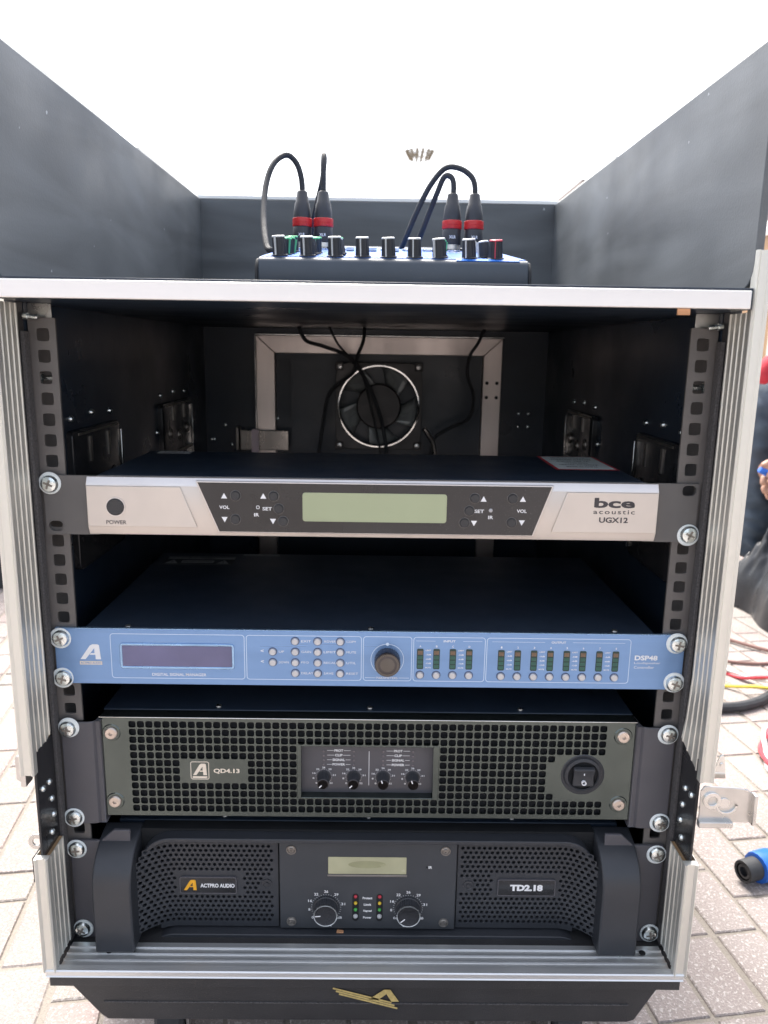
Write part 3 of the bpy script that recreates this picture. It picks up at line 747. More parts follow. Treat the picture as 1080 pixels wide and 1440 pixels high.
quad(ln, 34.5, 49, -214.1, -213.8, Y); quad(ln, 70, 84.5, -214.1, -213.8, Y); quad(ln, 92, 132, -214.1, -213.8, Y); quad(ln, 153, 193, -214.1, -213.8, Y)
ln.build('panel_lines', 'print_b', dp, smooth=False)
lt = MB()
text(lt, 'DIGITAL SIGNAL MANAGER', -145.2, -243.3, 2.3, Y, 41, bold=.01); lt.build('lettering', 'print', dp, smooth=False)
lt = MB(); text(lt, 'PARAMETERS', 12.8, -244.2, 1.7, Y, 16, bold=.0); lt.build('lettering', 'print', dp, smooth=False); lt = MB(); text(lt, 'INPUT', 59.7, -214, 1.7, Y, 9); text(lt, 'OUTPUT', 142.5, -214, 1.7, Y, 11)
names = {(-57, -215.3): 'EXIT', (-57, -223.8): 'GAIN', (-57, -232.4): 'PEQ', (-57, -241): 'DELAY', (-40, -215.3): 'XOVER', (-40, -223.8): 'LIMIT', (-40, -232.4): 'RECALL', (-40, -241): 'SAVE',
         (-22.9, -215.3): 'COPY', (-22.9, -223.8): 'MUTE', (-22.9, -232.4): 'UTIL', (-22.9, -241): 'RESET', (-74, -223.8): 'UP', (-74, -232.4): 'DOWN'}
l2 = MB()
for (x, z), t in names.items(): text(l2, t, x+4.6, z, 1.75, Y, 1.72*len(t)+.5, 'L', bold=.0)
for z in (-223.3, -231.8): text(l2, '<', -82, z, 2.0, Y, 2.4)
l2.build('lettering', 'print', dp, smooth=False)
for i in range(4):
    x = 37.7+i*12.4; text(lt, 'ABCD'[i], x, -218.2, 1.6, Y, 1.3)
    if i in (0, 2):
        for k, t in enumerate(('LIMIT', '-3dB', '-6dB', '-12dB', 'MUTE')): text(lt, t, x+6.2, -221.4-k*3.5, 1.15, Y, 4.2)
for i in range(8):
    x = 99.3+i*12.45; text(lt, '12345678'[i], x, -218.4, 1.6, Y, 1.1)
    if i % 2 == 0:
        for k, t in enumerate(('LIMIT', '-3dB', '-6dB', '-12dB', 'MUTE')): text(lt, t, x+6.2, -221.8-k*3.5, 1.15, Y, 4.2)
lt.build('lettering', 'print', dp, smooth=False); lt = MB(); text(lt, 'DSP48', 201, -225.6, 4.0, Y, 17.5, 'L', bold=.035); text(lt, 'Loudspeaker', 201, -229.9, 2.2, Y, 20, 'L', bold=.0); text(lt, 'Controller', 201, -233.2, 2.2, Y, 15.5, 'L', bold=.0)
lt.build('lettering', 'print', dp, smooth=False); lt = MB()
# A-shaped emblem
def emblem(mb, x, z, w_, h, y):
    P = lambda a, b: (x+(a-.5)*w_, y, z+(b-.5)*h)
    mb.add([P(*p) for p in ((0, 0), (.42, .78), (.50, .92), (.62, 1), (.86, 1), (.94, .94), (1, 0), (.74, 0), (.74, .30), (.46, .30), (.52, .40), (.70, .40), (.70, .74), (.25, 0))], [tuple(range(14))])
emblem(lt, -211.6, -225.6, 15.5, 12, Y)
lt.build('emblem', 'print', dp, smooth=False)
lt = MB(); quad(lt, -220, -203.2, -236.0, -233.2, Y); lt.build('emblem_strip', 'print_c', dp, smooth=False)
lt = MB(); text(lt, 'ACTPRO AUDIO', -211.6, -234.6, 1.8, Y-.1, 15.5); lt.build('strip_lettering', 'blue', dp, smooth=False)
bz = MB(); outline(bz, -189.3, -103, -238.6, -218.2, 2.5, 1.9, -4.4, -3.2)
wb = bz.build('display_bezel', 'bluedge', dp, .4); MB().prism(rrect(-187.6, -104.8, -236.9, -219.9, 1.4), 1, -3.9, -3.3).build('display', 'lcd_b', dp)
DB = proto(MB().lathe([(2.75, 0), (2.7, 1.4), (2.2, 2.0)], (0, 0, 0), (0, -1, 0), 16), 'button', 'btn')
DBR = MB(); ring(DBR, (0, 0), 2.75, 3.4, -.12, 0); DBR = proto(DBR, 'button_gap', mat('blue_dark', (.07,.10,.2), .5))
pos = list(names.keys())+[(37.8+i*12.4, -241.3) for i in range(4)]+[(99.5+i*12.42, -241.7) for i in range(8)]
for x, z in pos:
    b_ = inst(DB, dp, (x, -3.4, z)); c_ = DBR.copy(); COL.objects.link(c_); c_.parent = b_
mw = proto(MB().prism(rrect(-2.5, 2.5, -8.2, 8.2, 1), 1, -.35, 0), 'meter_window', 'meter')
sg = MB(); [sg.box(-1.9, 1.9, -.55, -.3, -7.2+k*3.55, -4.6+k*3.55) for k in range(3)]; sg = proto(sg, 'segment', 'seg_g')
s2 = proto(MB().box(-1.9, 1.9, -.55, -.3, 3.6, 6.6), 'segment', 'seg_o')
for x, z in [(37.7+i*12.4, -228.4) for i in range(4)]+[(99.3+i*12.45, -228.8) for i in range(8)]:
    m_ = inst(mw, dp, (x, -3.4, z))
    for q in (sg, s2):
        c_ = q.copy(); COL.objects.link(c_); c_.parent = m_
kb = inst(proto(MB().lathe([(9.8, 0), (9.8, 9.5), (9.3, 10.3)], (0, 0, 0), (0, -1, 0), 64, 1, .025), 'rotary_knob', 'knobcap'), dp, (12.8, -3.4, -229.5))
cc = MB(); ring(cc, (0, 0), 7.2, 8.7, -10.8, -10.2, 40); cc.lathe([(7.2, 10.2), (.01, 10.6)], (0, 0, 0), (0, -1, 0), 48, caps=False)
cc = proto(cc, 'knob_cap', mat('spun_metal', (.11,.105,.10), .26, 1, .35, 10, aniso=(3,3,3))); cc.parent = kb; COL.objects.link(cc)
zt = -208.25
lb = flat(-208, -138, 177, 209, zt+.1).build('warning_label', mat('label_black', (.03,.03,.035), .4), dp, smooth=False)
lt = MB()
for (a, b_, c, d) in ((-207, -139, 205.5, 207.2), (-207, -139, 178.5, 179.5), (-206, -139, 198, 203.5), (-190, -158, 184, 193)): lt.add([(a, c, zt+.2), (b_, c, zt+.2), (b_, d, zt+.2), (a, d, zt+.2)], [(0, 1, 2, 3)])
for x in (-199, -148.5): lt.add([(x-6.5, 182, zt+.2), (x+6.5, 182, zt+.2), (x, 195, zt+.2)], [(0, 1, 2)])
lt.build('label_print', mat('label_grey', (.42,.42,.42), .5), lb, smooth=False)
lt = MB(); text(lt, 'CAUTION', -173, 200.8, 3.6, zt+.3, 26, plane='top'); text(lt, 'RISK OF ELECTRIC SHOCK', -174, 188.5, 3, zt+.3, 28, plane='top'); text(lt, '!', -148.5, 187, 6, zt+.3, 1.2, plane='top'); text(lt, 'Z', -199, 187, 5, zt+.3, 2, plane='top')
lt.build('label_lettering', 'print_k', lb, smooth=False)
flat(-133, -96, 213, 219, zt+.1).build('serial_label', mat('label_dull', (.33,.34,.34), .5), dp, smooth=False)
def lid_screws(parent, pts, z):
    for x, y in pts:
        MB().lathe([(2.4, 0), (2.2, .9), (1.2, 1.4), (.7, 1.3)], (x, y, z), (0, 0, 1), 12).build('lid_screw', 'steel', parent)
lid_screws(dp, ((-185, 5), (0, 6), (187.5, 7)), -208.3)

# ================================================================== 3. amplifier with square mesh grille
q1 = thing('power_amplifier', 'power amplifier with greenish grille of square holes and four knobs, third rack unit down', 'amplifier', (0, 0, -371))
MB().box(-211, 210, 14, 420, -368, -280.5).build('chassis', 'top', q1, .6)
for s in (-1, 1):
    e = MB()
    pr_ = [(s*238.5, -.6), (s*238.5, -3.4), (s*218, -3.4), (s*214.2, -2.6), (s*212, 0), (s*211.4, 5), (s*211.4, 16), (s*209, 16), (s*209, -.6)]
    e.prism(pr_, 2, -371, -283.5); e.build('rack_ear', 'qear', q1, .8)
    for z in (-288.6, -364.8): bolt(q1, s*232.6, -3.4, z)
PX, PZ = 6.587, 6.58; GX0, GZ0 = -185.2, -287.6; QY = 2.0
def qskip(i, j, cx, cz):
    if 3 <= j <= 9 and 20 <= i <= 36: return True
    if 5 <= j <= 7 and 6 <= i <= 13: return True
    if j == 4 and i > 50: return True
    if 5 <= j <= 8 and i > 49: return True
    if j == 9 and i > 50: return True
    return False
gr = MB()
# the control window is left open: skip those cells altogether
class _S: pass
def cells_region(mb, cols, rows):
    for j in rows:
        for i in cols:
            cx = GX0+i*PX; cz = GZ0-j*PZ
            mb.cells(cx, cz, 1, 1, PX, PZ, QY, 2.0, 2.78, 16, 5.0, (lambda a, b, c, d, i=i, j=j: qskip(i, j, c, d)))
cells_region(gr, range(57), [0, 1, 2, 10, 11]); cells_region(gr, range(20), range(3, 10)); cells_region(gr, range(37, 57), range(3, 10))
gx0, gx1 = GX0-PX/2, GX0+56.5*PX; gz1, gz0 = GZ0+PZ/2, GZ0-11.5*PZ
def frame4(mb, X0, X1, Z0, Z1, x0, x1, z0, z1, y):
    for q in ((X0, x0, Z0, Z1), (x1, X1, Z0, Z1), (x0, x1, Z0, z0), (x0, x1, z1, Z1)): quad(mb, q[0], q[1], q[2], q[3], y)
frame4(gr, -211, 210, -366.4, -281.2, gx0, gx1, gz0, gz1, QY)
gr.box(-211, 210, QY+.05, 14, -282.2, -281.2).box(-211, 210, QY+.05, 14, -366.4, -365.4).box(-211, -210, QY+.05, 14, -366.4, -281.2).box(209, 210, QY+.05, 14, -366.4, -281.2)
gr.build('grille', 'qgrille', q1, merge=True, angle=30, recalc=False)
MB().box(-209, 208, 5.5, 8, -365, -283).build('filter', 'mesh_back', q1) if False else None
fb = MB()
for (a, b_, c, d) in ((-209, -58, -365, -283), (55, 208, -365, -283), (-58, 55, -365, -350.2), (-58, 55, -303.2, -283)): fb.box(a, b_, 5.6, 8, c, d)
fb.build('filter', 'mesh_back', q1)
MB().box(-210.6, 209.6, .7, 1.9, -281.7, -280.9).build('top_glint_edge', 'chrome', q1, .3)
# control recess
cx0, cx1, cz0, cz1 = -56.8, 55.2, -350.5, -303.9
r_ = MB(); r_.box(cx0, cx0+3, QY+.03, 12, cz0, cz1).box(cx1-4.6, cx1, QY+.03, 12, cz0, cz1).box(cx0+3, cx1-4.6, QY+.03, 12, cz1-1.2, cz1).box(cx0+3, cx1-4.6, QY+.03, 12, cz0, cz0+1.2)
r_.build('recess_frame', 'qgrille', q1, .3)
YP = 10.0
MB().box(cx0+3, cx1-4.6, YP, YP+1.5, cz0+1.2, cz1-1.2).build('control_panel', 'qear', q1)
lt = MB(); y_ = YP-.12
KX = (-36.4, -12.4, 11.2, 35.0)
for xc in (-24.4, 23.1):
    for k, t in enumerate(('PROT', 'CLIP', 'SIGNAL', 'POWER')):
        z = -312.6-k*4.05; w_ = (7, 6, 10, 10)[k]; text(lt, t, xc, z, 2.1, y_, w_, bold=.03)
        quad(lt, xc-9.3, xc-w_/2-.5, z-.15, z+.15, y_); quad(lt, xc+w_/2+.5, xc+9.3, z-.15, z+.15, y_)
quad(lt, -.35, .05, -343, -313, y_)
for x in KX:
    for ang, t in ((225, '0'), (190, '8'), (158, '16'), (125, '22'), (90, '26'), (54, '29'), (10, '31'), (-45, '32')):
        a = radians(ang); text(lt, t, x+cos(a)*8.4, -335.6+sin(a)*8.0, 1.5, y_, 1.1*len(t)+.3)
    for k in range(22):
        a = radians(225-k*270/21); c_, s_ = cos(a), sin(a)
        lt.add([(x+c_*6.0-s_*.12, y_, -335.6+s_*6.0+c_*.12), (x+c_*6.6-s_*.12, y_, -335.6+s_*6.6+c_*.12), (x+c_*6.6+s_*.12, y_, -335.6+s_*6.6-c_*.12), (x+c_*6.0+s_*.12, y_, -335.6+s_*6.0-c_*.12)], [(0, 1, 2, 3)])
lt.build('lettering', 'print', q1, smooth=False)
LEDP = MB().lathe([(1.0, 0), (.9, .6), (.4, .9)], (0, 0, 0), (0, -1, 0), 12)
L_off = proto(LEDP, 'indicator_light', 'led_off') if 'led_off' in M else None
M['led_off'] = led('led_dull', (.16,.14,.15)); L_off = proto(LEDP, 'indicator_light', 'led_off')
for x in (-36.4, -12.4, 11.2, 35.0):
    for k in range(4): inst(L_off, q1, (x, YP, -313.2-k*3.95))
K1 = proto(MB().lathe([(5.6, 0), (5.6, 1), (5.0, 1.2), (4.5, 10.4), (4.2, 11)], (0, 0, 0), (0, -1, 0), 48, 1, .07), 'gain_knob', 'knob')
K1c = MB(); K1c.lathe([(4.45, 10.2), (4.45, 11.2), (4.05, 11.4), (4.0, 11.0), (.01, 11.0)], (0, 0, 0), (0, -1, 0), 28, caps=False)
K1c = proto(K1c, 'knob_cap', 'knobcap')
K1p = proto(MB().box(-.4, .4, -11.5, -11.1, 1.4, 4.0), 'pointer', 'print')
for x, a in zip(KX, (-135, -135, -20, -20)):
    k_ = inst(K1, q1, (x, YP, -335.8))
    for q in (K1c, K1p):
        c_ = q.copy(); COL.objects.link(c_); c_.parent = k_
        if q is K1p: c_.rotation_euler = (0, radians(a), 0)
# badge, screws, switch
bd = MB(); outline(bd, -141, -126.4, -334.3, -318.9, 1.6, .5, QY-.15, QY); bd.build('badge_outline', 'print_c', q1, smooth=False)
bd = MB(); emblem(bd, -133.7, -325.6, 11, 10, QY-.15); quad(bd, -139.5, -128, -333.3, -331.6, QY-.15); text(bd, 'QD4.13', -112.6, -327.0, 4.4, QY-.15, 20.5, bold=.03); bd.build('lettering', 'print_c', q1, smooth=False)
for x, z in ((-201.5, -294.8), (-201.6, -353.8), (199.4, -293.6), (199.9, -352.6)):
    o_ = MB().lathe([(5.2, 0), (5.0, 1.8), (4.2, 2.6), (1.5, 2.7), (1.3, 1.2), (.01, 1.2)], (x, QY, z), (0, -1, 0), 24, caps=False).build('grille_screw', mat('brass_nickel', (.62,.54,.48), .3, .9) if 'bn' not in M else M['bn'], q1)
    M['bn'] = o_.data.materials[0]
    MB().lathe([(7.2, 0), (6.6, .8), (5.2, .9)], (x, QY, z), (0, -1, 0), 24).build('screw_dimple', 'qgrille', o_)
sx, sz = 169.6, -327
sw = MB().lathe([(15.2, 0), (14.6, 1.8), (12.4, 2.6), (11.6, 1.6)], (sx, QY, sz), (0, -1, 0), 36, caps=False).lathe([(17.5, -.1), (16.5, .6), (15.0, .3)], (sx, QY, sz), (0, -1, 0), 36, caps=False).build('power_switch', 'knob', q1)
MB().prism([(-.5, sz+9), (-5.0, sz+7.6), (-1.6, sz), (-3.0, sz-7.6), (1, sz-9)], 0, sx-8.5, sx+8.5).build('rocker', 'knob', sw, 1.2)
MB().lathe([(11.8, 0), (11.8, .2)], (sx, QY-.3, sz), (0, -1, 0), 30).build('switch_well', 'hole', sw)
lt = MB(); lt.box(sx-.35, sx+.35, -2.8+QY-2.6, -2.5+QY-1.8, sz+2.2, sz+6); ring(lt, (sx, sz-4.2), 1.3, 1.9, -4.2, -2.2, 18); lt.build('switch_marks', 'print', sw, smooth=False)
lid_screws(q1, ((-121, 20), (0, 20), (121, 20)), -280.5)

# ================================================================== 4. amplifier with round mesh and handles
t1 = thing('power_amplifier', 'black power amplifier with round-hole mesh and tall side handles, lowest rack unit', 'amplifier', (0, 0, -475))
MB().box(-206, 207, 20, 420, -468, -382).build('chassis', 'top', t1, .6)
for s in (-1, 1):
    pts = [(s*238.2, -475), (s*238.2, -386), (s*213, -386), (s*203, -376.5), (s*190, -376.5), (s*190, -475)]
    MB().prism(pts, 1, -3.4, -.6).build('rack_ear', 'qear', t1, .6)
    for z in (-393, -469.2): bolt(t1, s*232.6, -3.4, z+(3 if z < -460 else 0))
    # handle: swept fin
    prof = [(16, -381.5), (7, -382.8), (-2, -385.4), (-9.5, -389), (-15.5, -393.5), (-20, -399), (-23, -405), (-24.5, -412), (-24.8, -420), (-24.8, -471), (-22, -471.5), (2, -471.5), (16, -430)]
    n_ = len(prof)
    MB().prism(prof, 0, *sorted((s*184.5, s*215))).build('handle', 'td', t1, 1.6, 3, angle=50)
    # curved end piece between handle and mesh
# bezel top bar and bottom bar with swept arcs
def bezel(zc, up_):
    b = MB(); n_ = 14; k = 1 if up_ else -1
    outer = []; inner = []
    X0 = 184.4; Rr = 26
    for i in range(n_+1):
        a = radians(90*i/n_); outer.append((-X0+Rr*(1-cos(a)), zc+k*Rr*(sin(a)-1)))
    for i in range(n_+1):
        a = radians(90*(n_-i)/n_); outer.append((X0-Rr*(1-cos(a)), zc+k*Rr*(sin(a)-1)))
    for i in range(n_+1):
        a = radians(90*i/n_); inner.append((X0-3.4-(Rr-3)*(1-cos(a)), zc-k*3.4+k*(Rr-3)*(sin(a)-1)))
    for i in range(n_+1):
        a = radians(90*(n_-i)/n_); inner.append((-X0+3.4+(Rr-3)*(1-cos(a)), zc-k*3.4+k*(Rr-3)*(sin(a)-1)))
    return b.prism(outer+inner, 1, -2.5, 9)
bezel(-384.3, True).build('bezel_top', 'td', t1, .6)
bezel(-472.4, True).build('bezel_bottom', 'td', t1, .6)
MB().box(-184.4, 184.4, 8, 19, -474.9, -382.3).build('face_backing', 'hole', t1)
TY = 5.0
def curve(x, z): 
    d = max(0, abs(x)-156)/29.0
    return TY-15*d*d
def mk_mesh(s):
    px_, pz_ = 4.42, 4.28; n = 25
    x0 = -187.2 if s < 0 else 77.3
    def skip(i, j, cx, cz):
        if 6 <= j <= 10 and ((-157 < cx < -102) if s < 0 else (102 < cx < 158)): return True
        if math.hypot(cx-s*83, cz+430.2) < 6.5: return True
        return False
    def drop(cx, cz):        # rounded outer corners, top and bottom
        d = abs(cx)-170; e = max(cz+408, -456-cz)
        return d > 0 and e > 0 and math.hypot(d/17, e/16) > 1
    mb = MB()
    mb.cells(x0, -395.6, n, 17, px_, pz_, TY, 1.6, 1.52, 8, 2.0, skip, .5, curve, drop)
    xa, xb = x0-px_/2, x0+px_*(n-.5)
    # fill the ragged column ends and the border
    for j in range(17):
        cz = -395.6-j*pz_; st_ = px_/2 if j % 2 else 0
        for (p, q) in ((xa, xa+st_), (xb+st_, xb+px_/2)):
            if drop((p+q)/2, cz): continue
            if q-p > .01: mb.add([(p, curve(p, 0), cz-pz_/2), (q, curve(q, 0), cz-pz_/2), (q, curve(q, 0), cz+pz_/2), (p, curve(p, 0), cz+pz_/2)], [(0, 1, 2, 3)])
    X0, X1 = (-189.4, -73.4) if s < 0 else (73.6, 189.6)
    z1, z0 = -395.6+pz_/2, -395.6-16.5*pz_
    xs = [X0+(X1-X0)*k/24 for k in range(25)]
    for k in range(24):
        a, b_ = xs[k], xs[k+1]
        if abs(a+b_)/2 > 172: continue
        for (c, d) in ((-470.3, z0), (z1, -389.9)): mb.add([(a, curve(a, 0), c), (b_, curve(b_, 0), c), (b_, curve(b_, 0), d), (a, curve(a, 0), d)], [(0, 1, 2, 3)])
    for (a, b_) in ((X0, xa), (xb+px_/2, X1)):
        t_, b2_ = (z1, z0) if min(abs(a), abs(b_)) < 180 else (-412, -452)
        mb.add([(a, curve(a, 0), b2_), (b_, curve(b_, 0), b2_), (b_, curve(b_, 0), t_), (a, curve(a, 0), t_)], [(0, 1, 2, 3)])
    for k in range(24):
        a, b_ = xs[k], xs[k+1]
        if abs(a+b_)/2 > 172: continue
        mb.add([(a, curve(a, 0), -389.9), (b_, curve(b_, 0), -389.9), (b_, 8, -388.6), (a, 8, -388.6)], [(0, 1, 2, 3)])
    return mb.build('mesh_grille', 'td', t1, angle=40, recalc=False)
mk_mesh(-1); mk_mesh(1)
MB().box(-183, -74.2, 7.2, 7.9, -470, -390).build('filter', 'hole', t1); MB().box(74.4, 183, 7.2, 7.9, -470, -390).build('filter', 'hole', t1)
cp = MB().prism(rrect(-72.2, 72.6, -470.4, -389.6, 1), 1, 2.6, 7.9).build('control_panel', 'tdc', t1, .9)
YC = 2.6
for x0, x1, tone in ((-153.6, -108, 0), (107.4, 154.2, 1)):
    b_ = MB(); b_.prism(rrect(x0, x1, -438.4, -424.0, 1.4), 1, TY-1.2, TY+.5); o_ = b_.build('badge', 'gloss', t1, .3)
    r_ = MB(); outline(r_, x0-.5, x1+.5, -438.9, -423.5, 1.7, .8, TY-1.5, TY); r_.build('badge_rim', 'qear', o_)
lt = MB(); text(lt, 'ACTPRO AUDIO', -123.2, -431.4, 3.7, TY-1.35, 28, bold=.035); lt.build('lettering', 'print', t1, smooth=False); lt = MB(); text(lt, 'TD2.18', 130.8, -431.2, 6.0, TY-1.35, 27, bold=.06); lt.build('lettering', 'print', t1, smooth=False)
lt = MB(); emblem(lt, -145.6, -431.0, 10.6, 9.6, TY-1.35); lt.build('badge_emblem', 'orange', t1, smooth=False)
for x in (-83, 83): MB().lathe([(4.6, 0), (4.4, .8), (3.2, .9), (2.8, .3), (1.6, .3), (1.5, .9), (.01, .9)], (x, TY, -430.2), (0, -1, 0), 20, caps=False).build('grille_screw', 'knob', t1)
for x, z in ((-62.3, -396.9), (63, -396.9), (-62.7, -463.6), (63.2, -463.8)):
    MB().lathe([(4.2, 0), (4.0, .7), (3.2, .7), (2.8, .1), (2.0, .5), (1.9, 1.0), (.8, 1.0), (.6, .4), (.01, .4)], (x, YC, z), (0, -1, 0), 20, caps=False).build('panel_screw', 'steel_dark', t1)
MB().prism(rrect(-32.3, 31.4, -418.4, -403.0, .6), 1, YC-.3, YC+.3).build('display', 'lcd_y', t1)
st_ = MB().add([(15.5*cos(2*pi*k/32)-.5, YC-.36, -409.7+3.4*sin(2*pi*k/32)) for k in range(32)], [tuple(range(32))]); st_.build('display_stain', mat('lcd_stain', (.33,.33,.19), .25, coat=.4), t1, smooth=False)
r_ = MB(); r_.box(-33, 32.1, YC-1.2, YC, -420.4, -418.8); r_.build('display_ledge', 'steel_dark', t1, .3)
lt = MB(); y_ = YC-.12
text(lt, 'IR', 51, -412, 2.4, y_, 3.0, bold=.03)
for xc, nm_ in ((-34, 'CH A'), (33.6, 'CH B')):
    text(lt, nm_, xc, -466.6, 3.0, y_, 9, bold=.04)
    for ang, t in ((228, '0dB'), (192, '8'), (158, '16'), (125, '22'), (90, '26'), (54, '29'), (10, '31'), (-48, '32dB')):
        a = radians(ang); text(lt, t, xc+cos(a)*14.2, -449.2+sin(a)*14.0, 2.4, y_, 1.75*len(t)-.1, bold=.02)
    for k in range(29):
        a = radians(228-k*276/28); c_, s_ = cos(a), sin(a)
        lt.add([(xc+c_*11.6-s_*.15, y_, -450+s_*11.6+c_*.15), (xc+c_*12.4-s_*.15, y_, -450+s_*12.4+c_*.15), (xc+c_*12.4+s_*.15, y_, -450+s_*12.4-c_*.15), (xc+c_*11.6+s_*.15, y_, -450+s_*11.6-c_*.15)], [(0, 1, 2, 3)])
for k, t in enumerate(('Protect', 'Limit', 'Signal', 'Power')): text(lt, t, 0, -441.0-k*6.1, 2.2, y_, (8, 6, 7, 7)[k], bold=.03)
lt.build('lettering', 'print', t1, smooth=False)
MB().lathe([(.8, 0), (.7, .3)], (48.2, YC, -412), (0, -1, 0), 10).build('infrared_sensor', 'hole', t1)
for x in (-9.8, 10.0):
    MB().prism(rrect(x-2.6, x+2.6, -462.6, -437, 2.5), 1, YC-.25, YC+.1).build('light_strip', 'hole', t1)
    for k, c_ in enumerate(('led_r', 'led_y', 'led_g', 'led_w')):
        MB().lathe([(1.5, 0), (1.4, .8), (.9, 1.4), (.3, 1.6)] if k < 3 else [(2.0, 0), (1.9, 1.0), (1.2, 1.8), (.4, 2.1)], (x, YC-.2, -439.4-k*6.15), (0, -1, 0), 14).build('indicator_light', c_, t1)
for x, a in ((-34, -95), (33.6, -132)):
    k_ = MB().lathe([(10.8, 0), (10.8, 1.4), (9.9, 1.8), (9.5, 8.6)], (x, YC, -450), (0, -1, 0), 64, 1, .05).build('level_knob', 'knob', t1)
    MB().lathe([(9.6, 8.5), (9.6, 9.6), (9.0, 10.2), (8.8, 9.8), (.01, 9.8)], (x, YC, -450), (0, -1, 0), 40, caps=False).build('knob_cap', mat('knob_dark_metal', (.06,.06,.065), .25, .7) if 'kd' not in M else M['kd'], k_)
    M['kd'] = k_.children[0].data.materials[0]
    r_ = MB(); ring(r_, (x, -450), 8.9, 9.7, YC-10.4, YC-9.4, 40); r_.build('cap_rim', 'chrome', k_)
    ar = radians(a); dx, dz = sin(ar), cos(ar); px_, pz_ = dz*.45, -dx*.45
    MB().add([(x+dx*4+px_, YC-10.1, -450+dz*4+pz_), (x+dx*8.6+px_, YC-10.1, -450+dz*8.6+pz_), (x+dx*8.6-px_, YC-10.1, -450+dz*8.6-pz_), (x+dx*4-px_, YC-10.1, -450+dz*4-pz_)], [(0, 1, 2, 3)]).build('pointer', 'print', k_, smooth=False)
lid_screws(t1, ((-120, 26), (0, 26), (120, 26)), -382)
tag(MB().prism([(-26, -474), (-20, -474.3), (-19.5, -472), (-25, -471.2)], 1, 0, 3).build('wood_chip', 'wchip', None, .3), 'small orange-brown wood chip lying on the case floor below the lowest amplifier', 'wood chip')

# ================================================================== MIXER
mx = thing('audio_mixer', 'small charcoal mixing desk with rows of white-capped knobs, standing on the shelf', 'mixer', (14, 250, 43.6))
x0, x1 = -100, 129; y0, y1 = 106, 396; SL = .158
zf = 73.8
def topz(y): return zf+(y-y0)*SL
b_ = MB().prism([(y0+2, 47), (y0, 50), (y0, 70), (y0+1.2, 72.6), (y0+4, zf+.5), (y1-3, topz(y1)), (y1, topz(y1)-4), (y1, 50), (y1-4, 47)], 0, x0+3.5, x1-3.5).build('body', 'mixbody', mx, 1.0, 3)
for s, xx in ((-1, x0), (1, x1)):
    MB().prism([(y0+8, 45.6), (y0+3, 52), (y0+4, 66), (y0+10, 73.5), (y1-6, topz(y1)-2), (y1-3, 50), (y1-8, 45.6)], 0, *sorted((xx, xx-s*3.4))).build('side_cheek', 'cable', mx, 1.2)
MB().prism([(y0+6, topz(y0+6)), (y1-6, topz(y1-6)), (y1-6, topz(y1-6)+.4), (y0+6, topz(y0+6)+.4)], 0, x0+5, x1-5).build('top_panel', 'mixblue', mx)
MB().prism([(y0+1.6, zf-.9), (y0+7.5, topz(y0+7.5)+.2), (y0+7.5, topz(y0+7.5)+.9), (y0+1.2, zf-.2)], 0, 66, 118).build('blue_strip', 'mixstripe', mx)
lt = MB()
for x in (-90, -67, -45, -22, .6, 22, 43, 64, 88, 108):
    lt.add([(x-.3, y0+7, topz(y0+7)+.7), (x+.3, y0+7, topz(y0+7)+.7), (x+.3, y1-30, topz(y1-30)+.7), (x-.3, y1-30, topz(y1-30)+.7)], [(0, 1, 2, 3)])
lt.build('panel_lines', mat('blue_line', (.12,.36,.75), .5), mx, smooth=False)
lt = MB(); text(lt, 'YAMAHA', 88, 250, 9, 0, 44, plane='top', bold=.03)
lt.v = [(a, b2, topz(b2)+.8) for a, b2, c in lt.v]; lt.build('lettering', 'print', mx, smooth=False)
def mknob(r, h, capm, nm):
    k_ = proto(MB().lathe([(r*1.25, 0), (r*1.25, 1.0), (r*1.05, 1.5), (r*.92, h-1)], (0, 0, 0), (0, 0, 1), 32, 1, .08), 'knob', 'knob')
    c_ = proto(MB().lathe([(r*.95, h-1.2), (r*.95, h-.2), (r*.8, h+.3)], (0, 0, 0), (0, 0, 1), 20), 'knob_cap', capm)
    p_ = proto(MB().box(-.38, .38, -r*1.28, -r*.9, 1, h-.8), 'pointer', capm)
    return k_, c_, p_
KW = mknob(5.7, 16.0, 'white', 'w'); KG = mknob(4.7, 14.0, 'green', 'g'); KR = mknob(5.7, 15.5, 'redcap', 'r'); KS = mknob(4.7, 14.0, 'white', 's')
def putknob(K, x, y, a=0):
    o_ = inst(K[0], mx, (x, y, topz(y)+.3), (radians(8), 0, radians(a)))
    for q in K[1:]:
        c_ = q.copy(); COL.objects.link(c_); c_.parent = o_
rr = random.Random(5)
cols = (-80, -57, -34, -11.3, 10.4, 32, 53, 77.5, 99.5)
for i, x in enumerate(cols):
    putknob(KR if i == 8 else KW, x, 118, rr.uniform(-45, -10))
rows = {0: (142, 164, 186, 208), 1: (142, 164, 186), 2: (142, 164), 6: (142, 164), 7: (150,), 8: (140,)}
for i, ys in rows.items():
    for j, y in enumerate(ys): putknob(KS if i in (7, 8) or j == 0 and i in (2,) else KG, cols[i]+(2 if i < 3 else -6 if i == 8 else 3), y, rr.uniform(-130, 130))
jk = MB()
for x in (-79, -57, -34, -12, 10, 32, 53, 78.5, 101.5):
    jk.lathe([(6.5, 0), (6.5, 2.4), (4.4, 2.5), (4.2, 1.0)], (x, 268, topz(268)), (0, -SL, 1), 16)
jk.build('jack_socket', 'steel', mx)
jk = MB()
for x in (-79, -57, 78.5, 101.5): jk.lathe([(11.5, 0), (11.5, 2.5), (9.5, 2.6)], (x, 300, topz(300)), (0, -SL, 1), 20)
jk.build('microphone_socket', 'plate', mx)
fd = MB()
for k in range(4): fd.box(-30+k*22, -22+k*22, 240, 248, topz(244)+.5, topz(244)+4)
fd.build('push_button', 'white', mx, .5)
ft_ = MB()
